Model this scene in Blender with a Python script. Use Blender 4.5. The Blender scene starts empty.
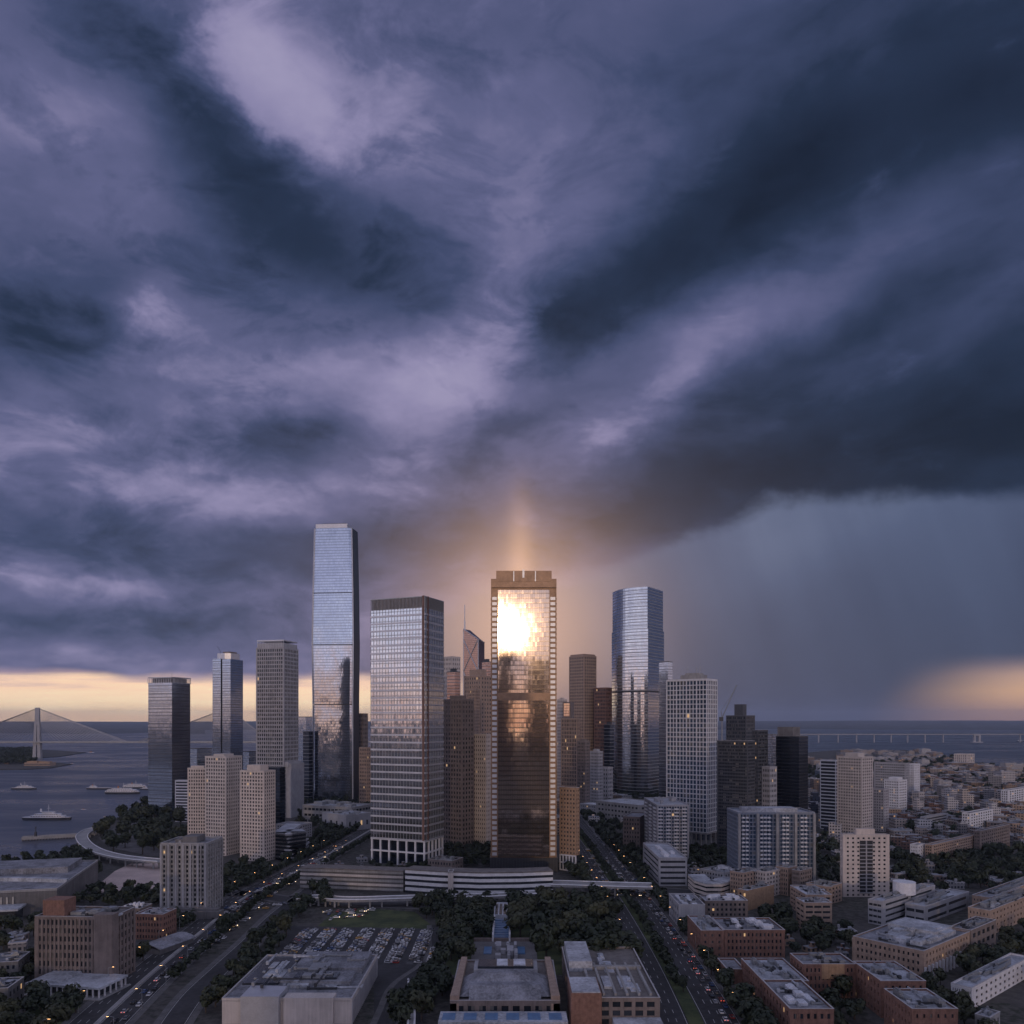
import bpy, math, random
from mathutils import Vector
random.seed(7)
R = math.radians
C = bpy.context.scene.collection
sc = bpy.context.scene
H = 130.0      # eye height above the ground
F = 800.0      # focal length in pixels of a 1024 frame

# ------------------------------------------------------------------ camera
cam = bpy.data.cameras.new('camera'); camo = bpy.data.objects.new('camera', cam); C.objects.link(camo)
camo.location = (0, 0, H); camo.rotation_euler = (R(90), 0, 0)
cam.sensor_width = 36; cam.lens = 36*F/1024; cam.shift_y = 208/1024
cam.clip_start = 1; cam.clip_end = 120000
sc.camera = camo
sc.view_settings.view_transform = 'Standard'; sc.view_settings.look = 'None'
sc.view_settings.exposure = 0.0; sc.view_settings.gamma = 1
SUN_EL, SUN_AZ = 6.3, 180.6     # low sun behind the viewer (azimuth measured from +Y towards +X)

# ------------------------------------------------------------------ shader expression helper
class S:
    def __init__(s, nt, sock): s.nt, s.k = nt, sock
    def _m(s, op, *a, clamp=False):
        n = s.nt.nodes.new('ShaderNodeMath'); n.operation = op; n.use_clamp = clamp
        for i, v in enumerate((s,)+a):
            if isinstance(v, S): s.nt.links.new(v.k, n.inputs[i])
            else: n.inputs[i].default_value = v
        return S(s.nt, n.outputs[0])
    def __add__(s, o): return s._m('ADD', o)
    __radd__ = __add__
    def __sub__(s, o): return s._m('SUBTRACT', o)
    def __rsub__(s, o): return (s*-1.0)+o
    def __mul__(s, o): return s._m('MULTIPLY', o)
    __rmul__ = __mul__
    def __truediv__(s, o): return s._m('DIVIDE', o)
    def floor(s): return s._m('FLOOR')
    def fract(s): return s._m('FRACT')
    def abs(s): return s._m('ABSOLUTE')
    def gt(s, o): return s._m('GREATER_THAN', o)
    def lt(s, o): return s._m('LESS_THAN', o)
    def mx(s, o): return s._m('MAXIMUM', o)
    def mn(s, o): return s._m('MINIMUM', o)
    def exp(s): return s._m('EXPONENT')
    def sin(s): return s._m('SINE')
    def clamp(s): return s._m('ADD', 0.0, clamp=True)
    def smooth(s, a, b, lo=0.0, hi=1.0):
        n = s.nt.nodes.new('ShaderNodeMapRange'); n.interpolation_type = 'SMOOTHSTEP'
        s.nt.links.new(s.k, n.inputs[0])
        for i, v in enumerate((a, b, lo, hi)): n.inputs[i+1].default_value = v
        return S(s.nt, n.outputs[0])
def vec(nt, x, y, z):
    n = nt.nodes.new('ShaderNodeCombineXYZ')
    for i, v in enumerate((x, y, z)):
        if isinstance(v, S): nt.links.new(v.k, n.inputs[i])
        else: n.inputs[i].default_value = v
    return S(nt, n.outputs[0])
def sep(nt, v):
    n = nt.nodes.new('ShaderNodeSeparateXYZ'); nt.links.new(v.k, n.inputs[0])
    return [S(nt, n.outputs[i]) for i in range(3)]
def noise(nt, v, scale, detail=4, rough=.5, dist=0.0, color=False):
    n = nt.nodes.new('ShaderNodeTexNoise'); nt.links.new(v.k, n.inputs['Vector'])
    n.inputs['Scale'].default_value = scale; n.inputs['Detail'].default_value = detail
    n.inputs['Roughness'].default_value = rough; n.inputs['Distortion'].default_value = dist
    return S(nt, n.outputs['Color' if color else 'Fac'])
def white(nt, v, color=False):
    n = nt.nodes.new('ShaderNodeTexWhiteNoise'); nt.links.new(v.k, n.inputs['Vector'])
    return S(nt, n.outputs['Color' if color else 'Value'])
def mixc(nt, f, a, b, mode='MIX'):
    n = nt.nodes.new('ShaderNodeMix'); n.data_type = 'RGBA'; n.blend_type = mode
    for idx, v in ((0, f), (6, a), (7, b)):
        if isinstance(v, S): nt.links.new(v.k, n.inputs[idx])
        elif idx == 0: n.inputs[0].default_value = v
        else: n.inputs[idx].default_value = (*v[:3], 1)
    return S(nt, n.outputs[2])
def ramp(nt, f, pts):
    n = nt.nodes.new('ShaderNodeValToRGB'); nt.links.new(f.k, n.inputs[0])
    e = n.color_ramp.elements
    while len(e) < len(pts): e.new(.5)
    for i, (p, c) in enumerate(pts): e[i].position = p; e[i].color = (*c, 1)
    return S(nt, n.outputs[0])
def lin(r, g, b):
    f = lambda c: (c/255)/12.92 if c/255 <= .04045 else ((c/255+.055)/1.055)**2.4
    return (f(r), f(g), f(b))

# ------------------------------------------------------------------ sky
def build_world():
    w = bpy.data.worlds.new('World'); sc.world = w; w.use_nodes = True
    nt = w.node_tree; nt.nodes.clear()
    tc = nt.nodes.new('ShaderNodeTexCoord'); d = S(nt, tc.outputs['Generated'])
    x, y, z = sep(nt, d)
    # cloud deck: direction projected onto a plane overhead, so clouds shrink towards the horizon
    zz = z.mx(0.0)+0.22
    cp = vec(nt, x/zz, y/zz, 0.0)
    n1 = noise(nt, cp, 1.1, 7, .55, .35)
    n2 = noise(nt, vec(nt, x/zz+7.3, y/zz*.8+2.0, 3.0), 2.6, 8, .56, .2)
    wv = noise(nt, vec(nt, x*1.0, y*1.0, z*1.0), 2.2, 6, .56, 0.3, color=True)
    wx, wy, _ = sep(nt, wv)
    # tangent coordinates of the forward half of the sky
    yy = y.mx(0.12)
    q0 = x/yy; p0 = z/yy
    wf_ = noise(nt, vec(nt, x*1.0, y*1.0, z*1.6), 11.0, 7, .62, 0.2, color=True)
    fx, fy, _f = sep(nt, wf_)
    q = q0+(wx-.5)*.13+(fx-.5)*.075
    p = p0+(wy-.5)*.10+(fy-.5)*.060
    qp = vec(nt, q, p, 0.0)
    def blob(px, py, sx, sy, ang, amp, acc=None, k=1.0):
        """soft elliptical thickening or thinning of the cloud, added to acc"""
        mp = nt.nodes.new('ShaderNodeMapping'); mp.vector_type = 'TEXTURE'; nt.links.new(qp.k, mp.inputs[0])
        mp.inputs['Location'].default_value = ((px-512)/F, (720-py)/F, 0); mp.inputs['Rotation'].default_value = (0, 0, R(-ang)); mp.inputs['Scale'].default_value = (2.5*sx/F, 2.5*sy/F, 1)
        gr = nt.nodes.new('ShaderNodeTexGradient'); gr.gradient_type = 'SPHERICAL'; nt.links.new(mp.outputs[0], gr.inputs[0])
        g_ = nt.nodes.new('ShaderNodeMapRange'); g_.interpolation_type = 'SMOOTHSTEP'; nt.links.new(gr.outputs['Fac'], g_.inputs[0]); g_.inputs[4].default_value = amp*k
        r_ = S(nt, g_.outputs[0])
        return r_ if acc is None else acc+r_
    BL = [(240,50,40,40,50,.16),(300,110,60,34,35,.14),(380,60,130,90,10,.12),(60,118,80,24,-8,.10),(20,90,60,30,0,.04),(168,306,30,16,14,.12),
      (320,365,110,26,4,.13),(400,390,120,30,0,.09),(470,345,60,40,-35,.20),(530,270,40,50,10,.07),(50,425,110,30,0,.15),(170,475,120,26,6,.11),(240,505,70,14,10,.10),(410,440,54,28,-25,.14),
      (655,400,90,20,-38,.12),(700,352,100,30,-22,.10),(800,300,110,24,-24,.09),(950,200,110,24,-20,.10),(60,580,90,9,3,.11),(215,604,90,8,-3,.06),(560,110,60,54,0,.04),(745,440,44,14,-8,.06),
      (160,50,110,60,40,-.13),(235,140,80,40,52,-.15),(310,200,90,44,30,-.15),(380,255,120,46,10,-.15),(35,305,90,40,-6,-.16),(130,230,90,40,10,-.07),(490,15,90,50,0,-.10),(545,325,40,26,-20,-.16),(610,290,80,34,-25,-.12),(680,240,110,40,-32,-.12),(800,180,150,44,-32,-.12),
      (680,80,110,120,10,-.11),(940,90,150,90,-40,-.16),(960,400,200,60,-8,-.13),(840,335,130,18,-28,-.09),(800,480,200,44,-8,-.14),(225,440,80,20,-3,-.17),(310,455,100,24,4,-.09),(130,540,180,26,7,-.17),(380,545,100,30,0,-.13),
      (610,500,120,42,-8,-.13),(80,626,150,14,0,-.12),(95,398,36,11,4,-.14),(540,405,90,16,-12,-.10),(1000,480,120,40,0,-.06)]
    n3 = noise(nt, vec(nt, x+y*.3, y, z*2.2), 7.0, 9, .62, .5)
    n4 = noise(nt, vec(nt, x+4.0, y*.9+x*.25, z*2.0), 15.0, 8, .62, .4)
    L = (n1-.5)*.26+(n2-.5)*.34+((n3-.5)*.34+(n4-.5)*.12+((n3*2.0-1.0).abs()-.13)*-.16)*q0.smooth(-.15,.35,1.0,.42)+.402
    for b in BL: L = blob(*b, acc=L, k=1.0 if b[5] < 0 else .62)
    L = q.smooth(.0,.70,0,-.14)+L
    gp = (n3-.5)*1.3+(n4-.5)*1.0+(fx-.5)*.8
    for b in [(236,30,26,40,60,.75),(270,85,38,24,55,.7),(322,118,50,34,30,.5),(390,70,80,70,0,.30),(168,308,24,12,10,.62),(150,345,44,16,0,.30),(320,368,90,22,4,.36),(478,348,36,26,-35,.72),(520,300,26,30,-20,.35),
              (655,400,70,14,-38,.38),(40,578,80,7,3,.45),(110,440,100,26,0,.34),(190,485,80,16,6,.34),(410,450,38,20,-25,.38)]: gp = blob(*b, acc=gp, k=1.0)
    gap = gp.smooth(.10,.95)
    L = L+gap*(L*-1.0+.66+(n2-.5)*.5)*.58
    col = ramp(nt, L.clamp(), [(0.0,lin(24,33,52)),(.14,lin(38,50,75)),(.28,lin(65,75,109)),(.42,lin(97,100,138)),(.56,lin(142,137,174)),(.75,lin(184,176,206))])
    # rain curtain under the cloud base at right
    fc = nt.nodes.new('ShaderNodeFloatCurve')
    nt.links.new(q.smooth(-9,9).k, fc.inputs['Value']) if False else None
    t = q0*.6+.5
    nt.links.new(t.k, fc.inputs['Value'])
    cm = fc.mapping.curves[0]
    def tq(px): return (px-512)/F*.6+.5
    pts = [(0,.02),(tq(340),(720-690)/F*2),(tq(420),(720-612)/F*2),(tq(500),(720-578)/F*2),(tq(620),(720-556)/F*2),(tq(730),(720-520)/F*2),(tq(860),(720-500)/F*2),(tq(1024),(720-492)/F*2),(1,.5)]
    while len(cm.points) < len(pts): cm.points.new(.5,.5)
    for i, (a, b) in enumerate(pts): cm.points[i].location = (a, b)
    fc.mapping.update()
    edge = S(nt, fc.outputs[0])*.5
    below = (edge-p0+(wx-.5)*.10+(wy-.5)*.06+(fx-.5)*.05+(n4-.5)*.02).smooth(-.012,.018)
    streak = noise(nt, vec(nt, (q0+p0*.35)*9.0, p0*1.1, 0.0), 1.0, 4, .5)
    rain = ramp(nt, ((p0*1.9)+(streak-.5)*.6+q0.smooth(.1,.55,.30,.08)+blob(800,535,70,30,-20,.2)).clamp(), [(0.0,lin(60,67,92)),(.35,lin(70,79,107)),(.65,lin(84,95,125)),(1.0,lin(108,119,148))])
    col = mixc(nt, below, col, rain)
    # clear warm strip low on the left, broken warm strip low on the right
    band = (p0+(wy-.5)*.035+(n2-.5)*.02+q0*.02).smooth(.038,.056,1,0)
    lf = q0.smooth(-.22,.0,1,0)
    warm = ramp(nt, (p0*16+(noise(nt, vec(nt, q0*2.5, p0*42, 1.0), 2.0, 5, .6)-.5)*.9).clamp(), [(0.0,lin(246,206,166)),(.35,lin(250,222,184)),(.7,lin(242,206,174)),(1.0,lin(186,156,162))])
    warm = mixc(nt, 1.0, warm, (1.35,1.33,1.30), 'MULTIPLY')
    col = mixc(nt, band*lf, col, warm)
    rf = (q0-p0*.9).smooth(.42,.64)*(p0+(wx-.5)*.05).smooth(.05,.085,1,0)
    col = mixc(nt, rf*.95, col, ramp(nt, (p0*14).clamp(), [(0,lin(190,146,128)),(.5,lin(232,184,146)),(1,lin(190,158,150))]))
    # warm bloom and pillar around the sun flash, painted into the sky colour
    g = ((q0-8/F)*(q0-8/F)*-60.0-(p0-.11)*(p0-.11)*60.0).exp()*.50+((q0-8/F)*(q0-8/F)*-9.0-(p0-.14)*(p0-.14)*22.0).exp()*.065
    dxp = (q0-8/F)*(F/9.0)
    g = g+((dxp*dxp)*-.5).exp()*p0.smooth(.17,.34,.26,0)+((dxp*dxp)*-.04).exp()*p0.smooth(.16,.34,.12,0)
    col = mixc(nt, p0.smooth(.95,1.5), col, lin(150,152,180))      # unseen sky overhead, brightened to light the roofs
    fw = y.smooth(0.0,.5)
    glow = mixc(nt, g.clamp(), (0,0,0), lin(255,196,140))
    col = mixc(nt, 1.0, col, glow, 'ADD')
    # the half of the sky behind the viewer: thin bright cloud above a low sun
    bz = z+(wx-.5)*.06
    back = ramp(nt, (bz*2.2).clamp(), [(0.0,lin(226,176,144)),(.06,lin(244,204,176)),(.13,lin(212,196,204)),(.24,lin(204,203,218)),(.42,lin(182,181,204)),(.75,lin(160,161,184)),(1.0,lin(152,154,176))])  # unseen upper stops kept bright to light roofs and ground
    back = mixc(nt, ((n2-.5)*3.2+.5).clamp()*.62, back, lin(112,116,150))
    back = mixc(nt, 1.0, back, mixc(nt, z.smooth(.16,.42,1,0), (1.08,1.08,1.12), (2.5,2.40,2.28)), 'MULTIPLY')
    col = mixc(nt, fw, back, col)
    ns = nt.nodes.new('ShaderNodeTexSky'); ns.sky_type = 'NISHITA'; ns.sun_disc = False
    ns.sun_elevation = R(SUN_EL); ns.sun_rotation = R(SUN_AZ); ns.altitude = 130
    sk = nt.nodes.new('ShaderNodeMix'); sk.data_type = 'RGBA'; sk.blend_type = 'ADD'
    b1 = nt.nodes.new('ShaderNodeBackground'); nt.links.new(col.k, b1.inputs[0]); b1.inputs[1].default_value = 1.0
    b2 = nt.nodes.new('ShaderNodeBackground'); nt.links.new(ns.outputs[0], b2.inputs[0]); b2.inputs[1].default_value = 0.05
    ms = nt.nodes.new('ShaderNodeMixShader'); ms.inputs[0].default_value = .05      # 95 % cloud cover
    nt.links.new(b1.outputs[0], ms.inputs[1]); nt.links.new(b2.outputs[0], ms.inputs[2])
    o = nt.nodes.new('ShaderNodeOutputWorld'); nt.links.new(ms.outputs[0], o.inputs[0])
    w.cycles.sampling_method = 'MANUAL'; w.cycles.sample_map_resolution = 1024
build_world()
sun = bpy.data.lights.new('sun', 'SUN'); sun.energy = 0.42; sun.angle = R(.6); sun.color = (1.0,.70,.44)
suno = bpy.data.objects.new('sun', sun); C.objects.link(suno)
sv = Vector((math.sin(R(SUN_AZ))*math.cos(R(SUN_EL)), math.cos(R(SUN_AZ))*math.cos(R(SUN_EL)), math.sin(R(SUN_EL))))
suno.rotation_euler = sv.to_track_quat('Z', 'Y').to_euler(); suno.location = (0,-200,300)
# ------------------------------------------------------------------ materials
def mat(name):
    m = bpy.data.materials.new(name); m.use_nodes = True
    nt = m.node_tree; b = nt.nodes['Principled BSDF']
    return m, nt, b
def objc(nt): return S(nt, nt.nodes.new('ShaderNodeTexCoord').outputs['Object'])
def onormal(nt): return S(nt, nt.nodes.new('ShaderNodeTexCoord').outputs['Normal'])
def orand(nt): return S(nt, nt.nodes.new('ShaderNodeObjectInfo').outputs['Random'])
def setc(nt, b, name, v):
    if isinstance(v, S): nt.links.new(v.k, b.inputs[name])
    elif isinstance(v, tuple): b.inputs[name].default_value = (*v, 1)
    else: b.inputs[name].default_value = v
def k3(c, f): return tuple(min(1, v*f) for v in c)
MC = {}
def plain(name, c, rough=.8, scale=.25, amt=.35, metal=0.0, streak=False):
    """weathered opaque surface: base colour broken up by two noises"""
    key = name
    if key in MC: return MC[key]
    m, nt, b = mat(name); o = objc(nt)
    a = noise(nt, o, scale, 5, .65); f = noise(nt, o, scale*9, 3, .6)
    if streak:
        x, y, z = sep(nt, o); f = noise(nt, vec(nt, x*1.2, y*1.2, z*.06), 1.0, 4, .6)
    v = (a*.6+f*.4).smooth(.3,.7)
    setc(nt, b, 'Base Color', mixc(nt, v, k3(c,1-amt), k3(c,1+amt*.6)))
    setc(nt, b, 'Roughness', rough); setc(nt, b, 'Metallic', metal)
    MC[key] = m; return m
def glass_curtain(name, tint, pw=1.5, ph=4.0, rough=.06, jit=.012, ripple=.02, metal=.9, line=.35, tint2=None, rv=.05, rs=.06):
    """coated curtain wall glass: mirror-like panes, each set at a slightly different angle, dark joints"""
    m, nt, b = mat(name); o = objc(nt); n = onormal(nt)
    x, y, z = sep(nt, o); nx, ny, nz = sep(nt, n)
    side = nx.abs().gt(.7)
    u = x*(1-side)+y*side
    cu = u/pw+.013; cz = z/ph+.007
    cell = vec(nt, cu.floor(), cz.floor(), side*17.0)
    wn = white(nt, cell, True); w1 = white(nt, vec(nt, cu.floor()+31.0, cz.floor(), side*5.0))
    joint = cu.fract().lt(.07).mx(cz.fract().lt(.06))
    sp = cz.fract().lt(.28)                                   # opaque spandrel strip of each storey
    c = mixc(nt, w1*.45, tint, tint2 or k3(tint,.72))
    c = mixc(nt, sp*line, c, k3(tint,.35))
    c = mixc(nt, joint*.75, c, k3(tint,.12))
    setc(nt, b, 'Base Color', c); setc(nt, b, 'Metallic', metal)
    setc(nt, b, 'Roughness', (w1*rv+rough)+sp*rs)
    rp = noise(nt, o, .045, 3, .5, color=True)
    g = S(nt, nt.nodes.new('ShaderNodeNewGeometry').outputs['Normal'])
    def vm(op, a, bb, s=None):
        q = nt.nodes.new('ShaderNodeVectorMath'); q.operation = op; nt.links.new(a.k, q.inputs[0])
        if isinstance(bb, S): nt.links.new(bb.k, q.inputs[1])
        elif bb is not None: q.inputs[1].default_value = bb
        if s is not None: q.inputs['Scale'].default_value = s
        return S(nt, q.outputs[0])
    j = vm('SCALE', vm('SUBTRACT', wn, (.5,.5,.5)), None, jit)
    r = vm('SCALE', vm('SUBTRACT', rp, (.5,.5,.5)), None, ripple)
    nn = vm('NORMALIZE', vm('ADD', vm('ADD', g, j), r), None)
    nt.links.new(nn.k, b.inputs['Normal'])
    return m
def o_(nt): return sep(nt, objc(nt))
def window_glass(name, c=(.03,.037,.05), lit=0.0):
    m, nt, b = mat(name); r = orand(nt); o = objc(nt)
    cell = noise(nt, o, .9, 2, .5)
    pc = mixc(nt, (r*.6+cell*.5).clamp(), k3(c,.5), k3(c,1.9)); bl_ = white(nt, vec(nt, (o_(nt)[0]*.31).floor(), (o_(nt)[1]*.31).floor(), (o_(nt)[2]*.27).floor()+r*50.0))
    setc(nt, b, 'Base Color', mixc(nt, bl_.gt(.84)*.7, pc, (.20,.19,.18)))
    setc(nt, b, 'Roughness', .10); b.inputs['IOR'].default_value = 1.45
    return m
def block_wall(name, c, win=(.03,.035,.045), pw=3.2, ph=3.2, wf=.5, hf=.5, roof=(.22,.23,.26), lit=.012, var=.5):
    """wall of a small far building: real window layout in metres, glossy panes, flat roof on top"""
    m, nt, b = mat(name); o = objc(nt); n = onormal(nt)
    x, y, z = sep(nt, o); nx, ny, nz = sep(nt, n); r = orand(nt)
    side = nx.abs().gt(.7); u = x*(1-side)+y*side
    cu = u/pw; cz = z/ph
    wall = nz.abs().lt(.5)
    inw = ((cu.fract()-.5).abs().lt(wf/2))*((cz.fract()-.52).abs().lt(hf/2))*wall
    wn = white(nt, vec(nt, cu.floor(), cz.floor(), side*9.0+r*40.0))
    dirt = noise(nt, o, .12, 5, .65)
    base = mixc(nt, dirt, k3(c,.65), k3(c,1.25))
    base = mixc(nt, r*var, base, (c[0]*.6,c[1]*.5,c[2]*.45))
    col = mixc(nt, inw, base, mixc(nt, wn, k3(win,.5), k3(win,2.2)))
    rn = noise(nt, o, .35, 4, .6)
    col = mixc(nt, nz.gt(.5), col, mixc(nt, (rn*.7+r*.5).clamp(), k3(roof,.45), k3(roof,1.25)))
    setc(nt, b, 'Base Color', col); setc(nt, b, 'Roughness', .85-inw*.7)
    if lit > 0:
        e = inw*(wn.lt(lit))
        nt.links.new(mixc(nt, e, (0,0,0), (1.0,.55,.25)).k, b.inputs['Emission Color']); b.inputs['Emission Strength'].default_value = .6
    return m
BW = {
 'cream': block_wall('cream_render', (.42,.37,.34)), 'white': block_wall('white_render', (.52,.51,.53), pw=2.8, wf=.55),
 'brick': block_wall('red_brick_blocks', (.21,.125,.10), wf=.42), 'brown': block_wall('brown_render', (.22,.175,.16)),
 'grey': block_wall('grey_concrete_blocks', (.27,.27,.29), pw=2.6, wf=.6, hf=.55), 'tan': block_wall('tan_render', (.34,.25,.19)),
 'darkglass': block_wall('dark_glass_blocks', (.045,.05,.065), win=(.02,.025,.04), pw=1.8, wf=.8, hf=.7, var=.2),
 'blue': block_wall('blue_grey_panels', (.16,.20,.27), pw=2.2, wf=.7, hf=.6, var=.1),
 'bars': block_wall('white_strips', (.5,.5,.54), pw=60, wf=.98, hf=.5, var=.1),
}
M = {
 'roof': plain('roof_membrane', (.22,.225,.255), .7, .10, .7), 'roof_light': plain('pale_roof_coating', (.40,.42,.47), .6, .08, .6),
 'roof_brown': plain('gravel_roof', (.17,.155,.15), .9, .3, .45), 'roof_white': plain('white_roof_paint', (.58,.60,.66), .6, .2, .45),
 'blue_panel': plain('blue_grey_panel', (.17,.20,.26), .5, .2, .3), 'slate': plain('slate_cladding', (.060,.064,.075), .6, .1, .35, streak=True), 'metal': plain('galvanised_metal', (.32,.33,.35), .45, 1.0, .3, .6), 'dark_metal': plain('dark_metal', (.05,.052,.06), .5, 1.0, .3, .3),
 'concrete': plain('concrete', (.30,.295,.30), .85, .1, .35, streak=True), 'concrete_dark': plain('weathered_concrete', (.15,.145,.15), .9, .1, .4, streak=True),
 'white_paint': plain('white_paint', (.66,.66,.70), .5, .3, .2), 'pane': window_glass('window_glass', (.018,.022,.030)), 'pane_blue': window_glass('blue_window_glass', (.030,.050,.085)),
 'asphalt': plain('asphalt', (.040,.040,.045), .85, .04, .6), 'pavement': plain('pavement', (.12,.117,.12), .9, .2, .4),
 'line': plain('road_paint', (.55,.55,.55), .7, .8, .3), 'bark': plain('bark', (.07,.055,.045), .95, 2, .4),
 'brick': plain('brick', (.215,.118,.092), .9, .6, .4, streak=True), 'tan': plain('tan_brick', (.34,.25,.20), .9, .5, .3, streak=True),
 'beige': plain('beige_stone', (.50,.455,.44), .8, .1, .25, streak=True), 'cream': plain('cream_stone', (.56,.49,.455), .8, .1, .22, streak=True),
 'brown': plain('brown_stone', (.19,.155,.145), .85, .2, .35, streak=True), 'grey': plain('grey_stone', (.34,.34,.37), .75, .1, .25, streak=True),
 'silver': plain('silver_cladding', (.52,.53,.58), .38, .2, .15, .5), 'bronze': plain('bronze_cladding', (.24,.155,.105), .42, .2, .3, .5),
 'redbrown': plain('red_brown_cladding', (.16,.085,.065), .6, .2, .3), 'coping': plain('pale_coping', (.42,.41,.43), .7, .5, .3), 'orange': plain('orange_brick', (.36,.235,.15), .85, .5, .3, streak=True),
 'black': plain('dark_cladding', (.03,.032,.04), .35, .3, .3, .3), 'water_blue': plain('blue_tiles', (.10,.20,.36), .3, .3, .3),
 'hull_dark': plain('dark_hull_paint', (.035,.04,.055), .4, .3, .3), 'hull_white': plain('white_hull_paint', (.62,.62,.66), .4, .3, .15), 'orange_paint': plain('orange_paint', (.45,.20,.08), .5, .5, .3),
 'tyre': plain('rubber', (.02,.02,.02), .9, 3, .2), 'dark_strip': plain('dark_tinted_strip', (.035,.04,.05), .2, .5, .4),
}
G = {
 'blue': glass_curtain('blue_glass', (.40,.46,.56), 1.5, 4.0, .07),
 'deep': glass_curtain('deep_blue_glass', (.30,.36,.47), 1.6, 4.0, .08, line=.5),
 'silver': glass_curtain('silver_glass', (.50,.53,.59), 1.5, 4.2, .06, .02, .035, line=.45),
 'shingle': glass_curtain('lavender_glass', (.40,.455,.56), 1.6, 4.4, .06, .016, .07, line=.45),
 'bronze': glass_curtain('bronze_glass', (.50,.40,.335), 1.9, 4.1, .055, .006, .006, line=.6, rv=.012, rs=.02),
 'grey': glass_curtain('grey_glass', (.34,.37,.44), 1.5, 3.9, .10, line=.5),
 'dark': glass_curtain('dark_glass', (.07,.09,.13), 1.5, 3.8, .12, line=.3),
 'brown': glass_curtain('brown_glass', (.30,.20,.17), 1.5, 3.9, .14, line=.5),
}

# ------------------------------------------------------------------ mesh helpers
class MB:
    def __init__(s): s.v = []; s.f = []
    def box(s, x0, x1, y0, y1, z0, z1):
        i = len(s.v)
        s.v += [(x0,y0,z0),(x1,y0,z0),(x1,y1,z0),(x0,y1,z0),(x0,y0,z1),(x1,y0,z1),(x1,y1,z1),(x0,y1,z1)]
        s.f += [tuple(i+j for j in q) for q in ((0,3,2,1),(4,5,6,7),(0,1,5,4),(1,2,6,5),(2,3,7,6),(3,0,4,7))]
        return s
    def prism(s, poly, z0, z1, poly2=None):
        i = len(s.v); n = len(poly); p2 = poly2 or poly
        s.v += [(x,y,z0) for x, y in poly]+[(x,y,z1) for x, y in p2]
        s.f += [tuple(range(i+n-1,i-1,-1)), tuple(range(i+n,i+2*n))]+[(i+j,i+(j+1)%n,i+n+(j+1)%n,i+n+j) for j in range(n)]
        return s
    def bar(s, a, b, r, n=4):
        a, b = Vector(a), Vector(b); d = (b-a).normalized()
        u = d.orthogonal().normalized(); w = d.cross(u); i = len(s.v)
        for c in (a, b):
            for k in range(n):
                t = 2*math.pi*(k+.5)/n; s.v.append(tuple(c+u*r*math.cos(t)+w*r*math.sin(t)))
        s.f += [(i+k,i+(k+1)%n,i+n+(k+1)%n,i+n+k) for k in range(n)]+[tuple(range(i+n-1,i-1,-1)), tuple(range(i+n,i+2*n))]
        return s
    def cone(s, c, r0, r1, z0, z1, n=10):
        p = [(c[0]+r0*math.cos(2*math.pi*k/n), c[1]+r0*math.sin(2*math.pi*k/n)) for k in range(n)]
        q = [(c[0]+r1*math.cos(2*math.pi*k/n), c[1]+r1*math.sin(2*math.pi*k/n)) for k in range(n)]
        return s.prism(p, z0, z1, q)
    def mesh(s, name):
        m = bpy.data.meshes.new(name); m.from_pydata(s.v, [], s.f); m.update(); return m
    def obj(s, name, m, parent=None, smooth=False):
        me = s.mesh(name); me.materials.append(m)
        if smooth: me.polygons.foreach_set('use_smooth', [True]*len(me.polygons))
        o = bpy.data.objects.new(name, me); C.objects.link(o); o.parent = parent
        return o
def child(name, me, parent, loc=(0,0,0), rot=0):
    o = bpy.data.objects.new(name, me); C.objects.link(o); o.parent = parent; o.location = loc; o.rotation_euler = (0,0,rot); return o
def thing(name, label, cat, loc=(0,0,0), rz=0, group=None):
    o = bpy.data.objects.new(name, None); C.objects.link(o); o.location = loc; o.rotation_euler = (0,0,rz); o.empty_display_size = 1
    o['label'] = label; o['category'] = cat
    if group: o['group'] = group
    return o
def tag(o, label, cat, group=None, kind=None):
    o['label'] = label; o['category'] = cat
    if group: o['group'] = group
    if kind: o['kind'] = kind
    return o
def P(px, py, z=0.0):
    """ground point seen at a pixel of the photograph"""
    Y = (H-z)*F/(py-720.0); return ((px-512)*Y/F, Y)
def ccw(poly):
    a = sum(poly[i][0]*poly[(i+1)%len(poly)][1]-poly[(i+1)%len(poly)][0]*poly[i][1] for i in range(len(poly)))
    return poly if a > 0 else poly[::-1]
def inpoly(x, y, poly):
    r = False; n = len(poly)
    for i in range(n):
        x1, y1 = poly[i]; x2, y2 = poly[(i+1)%n]
        if (y1 > y) != (y2 > y) and x < (x2-x1)*(y-y1)/(y2-y1)+x1: r = not r
    return r
FOOT = []       # footprints, kept clear of trees and cars

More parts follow.
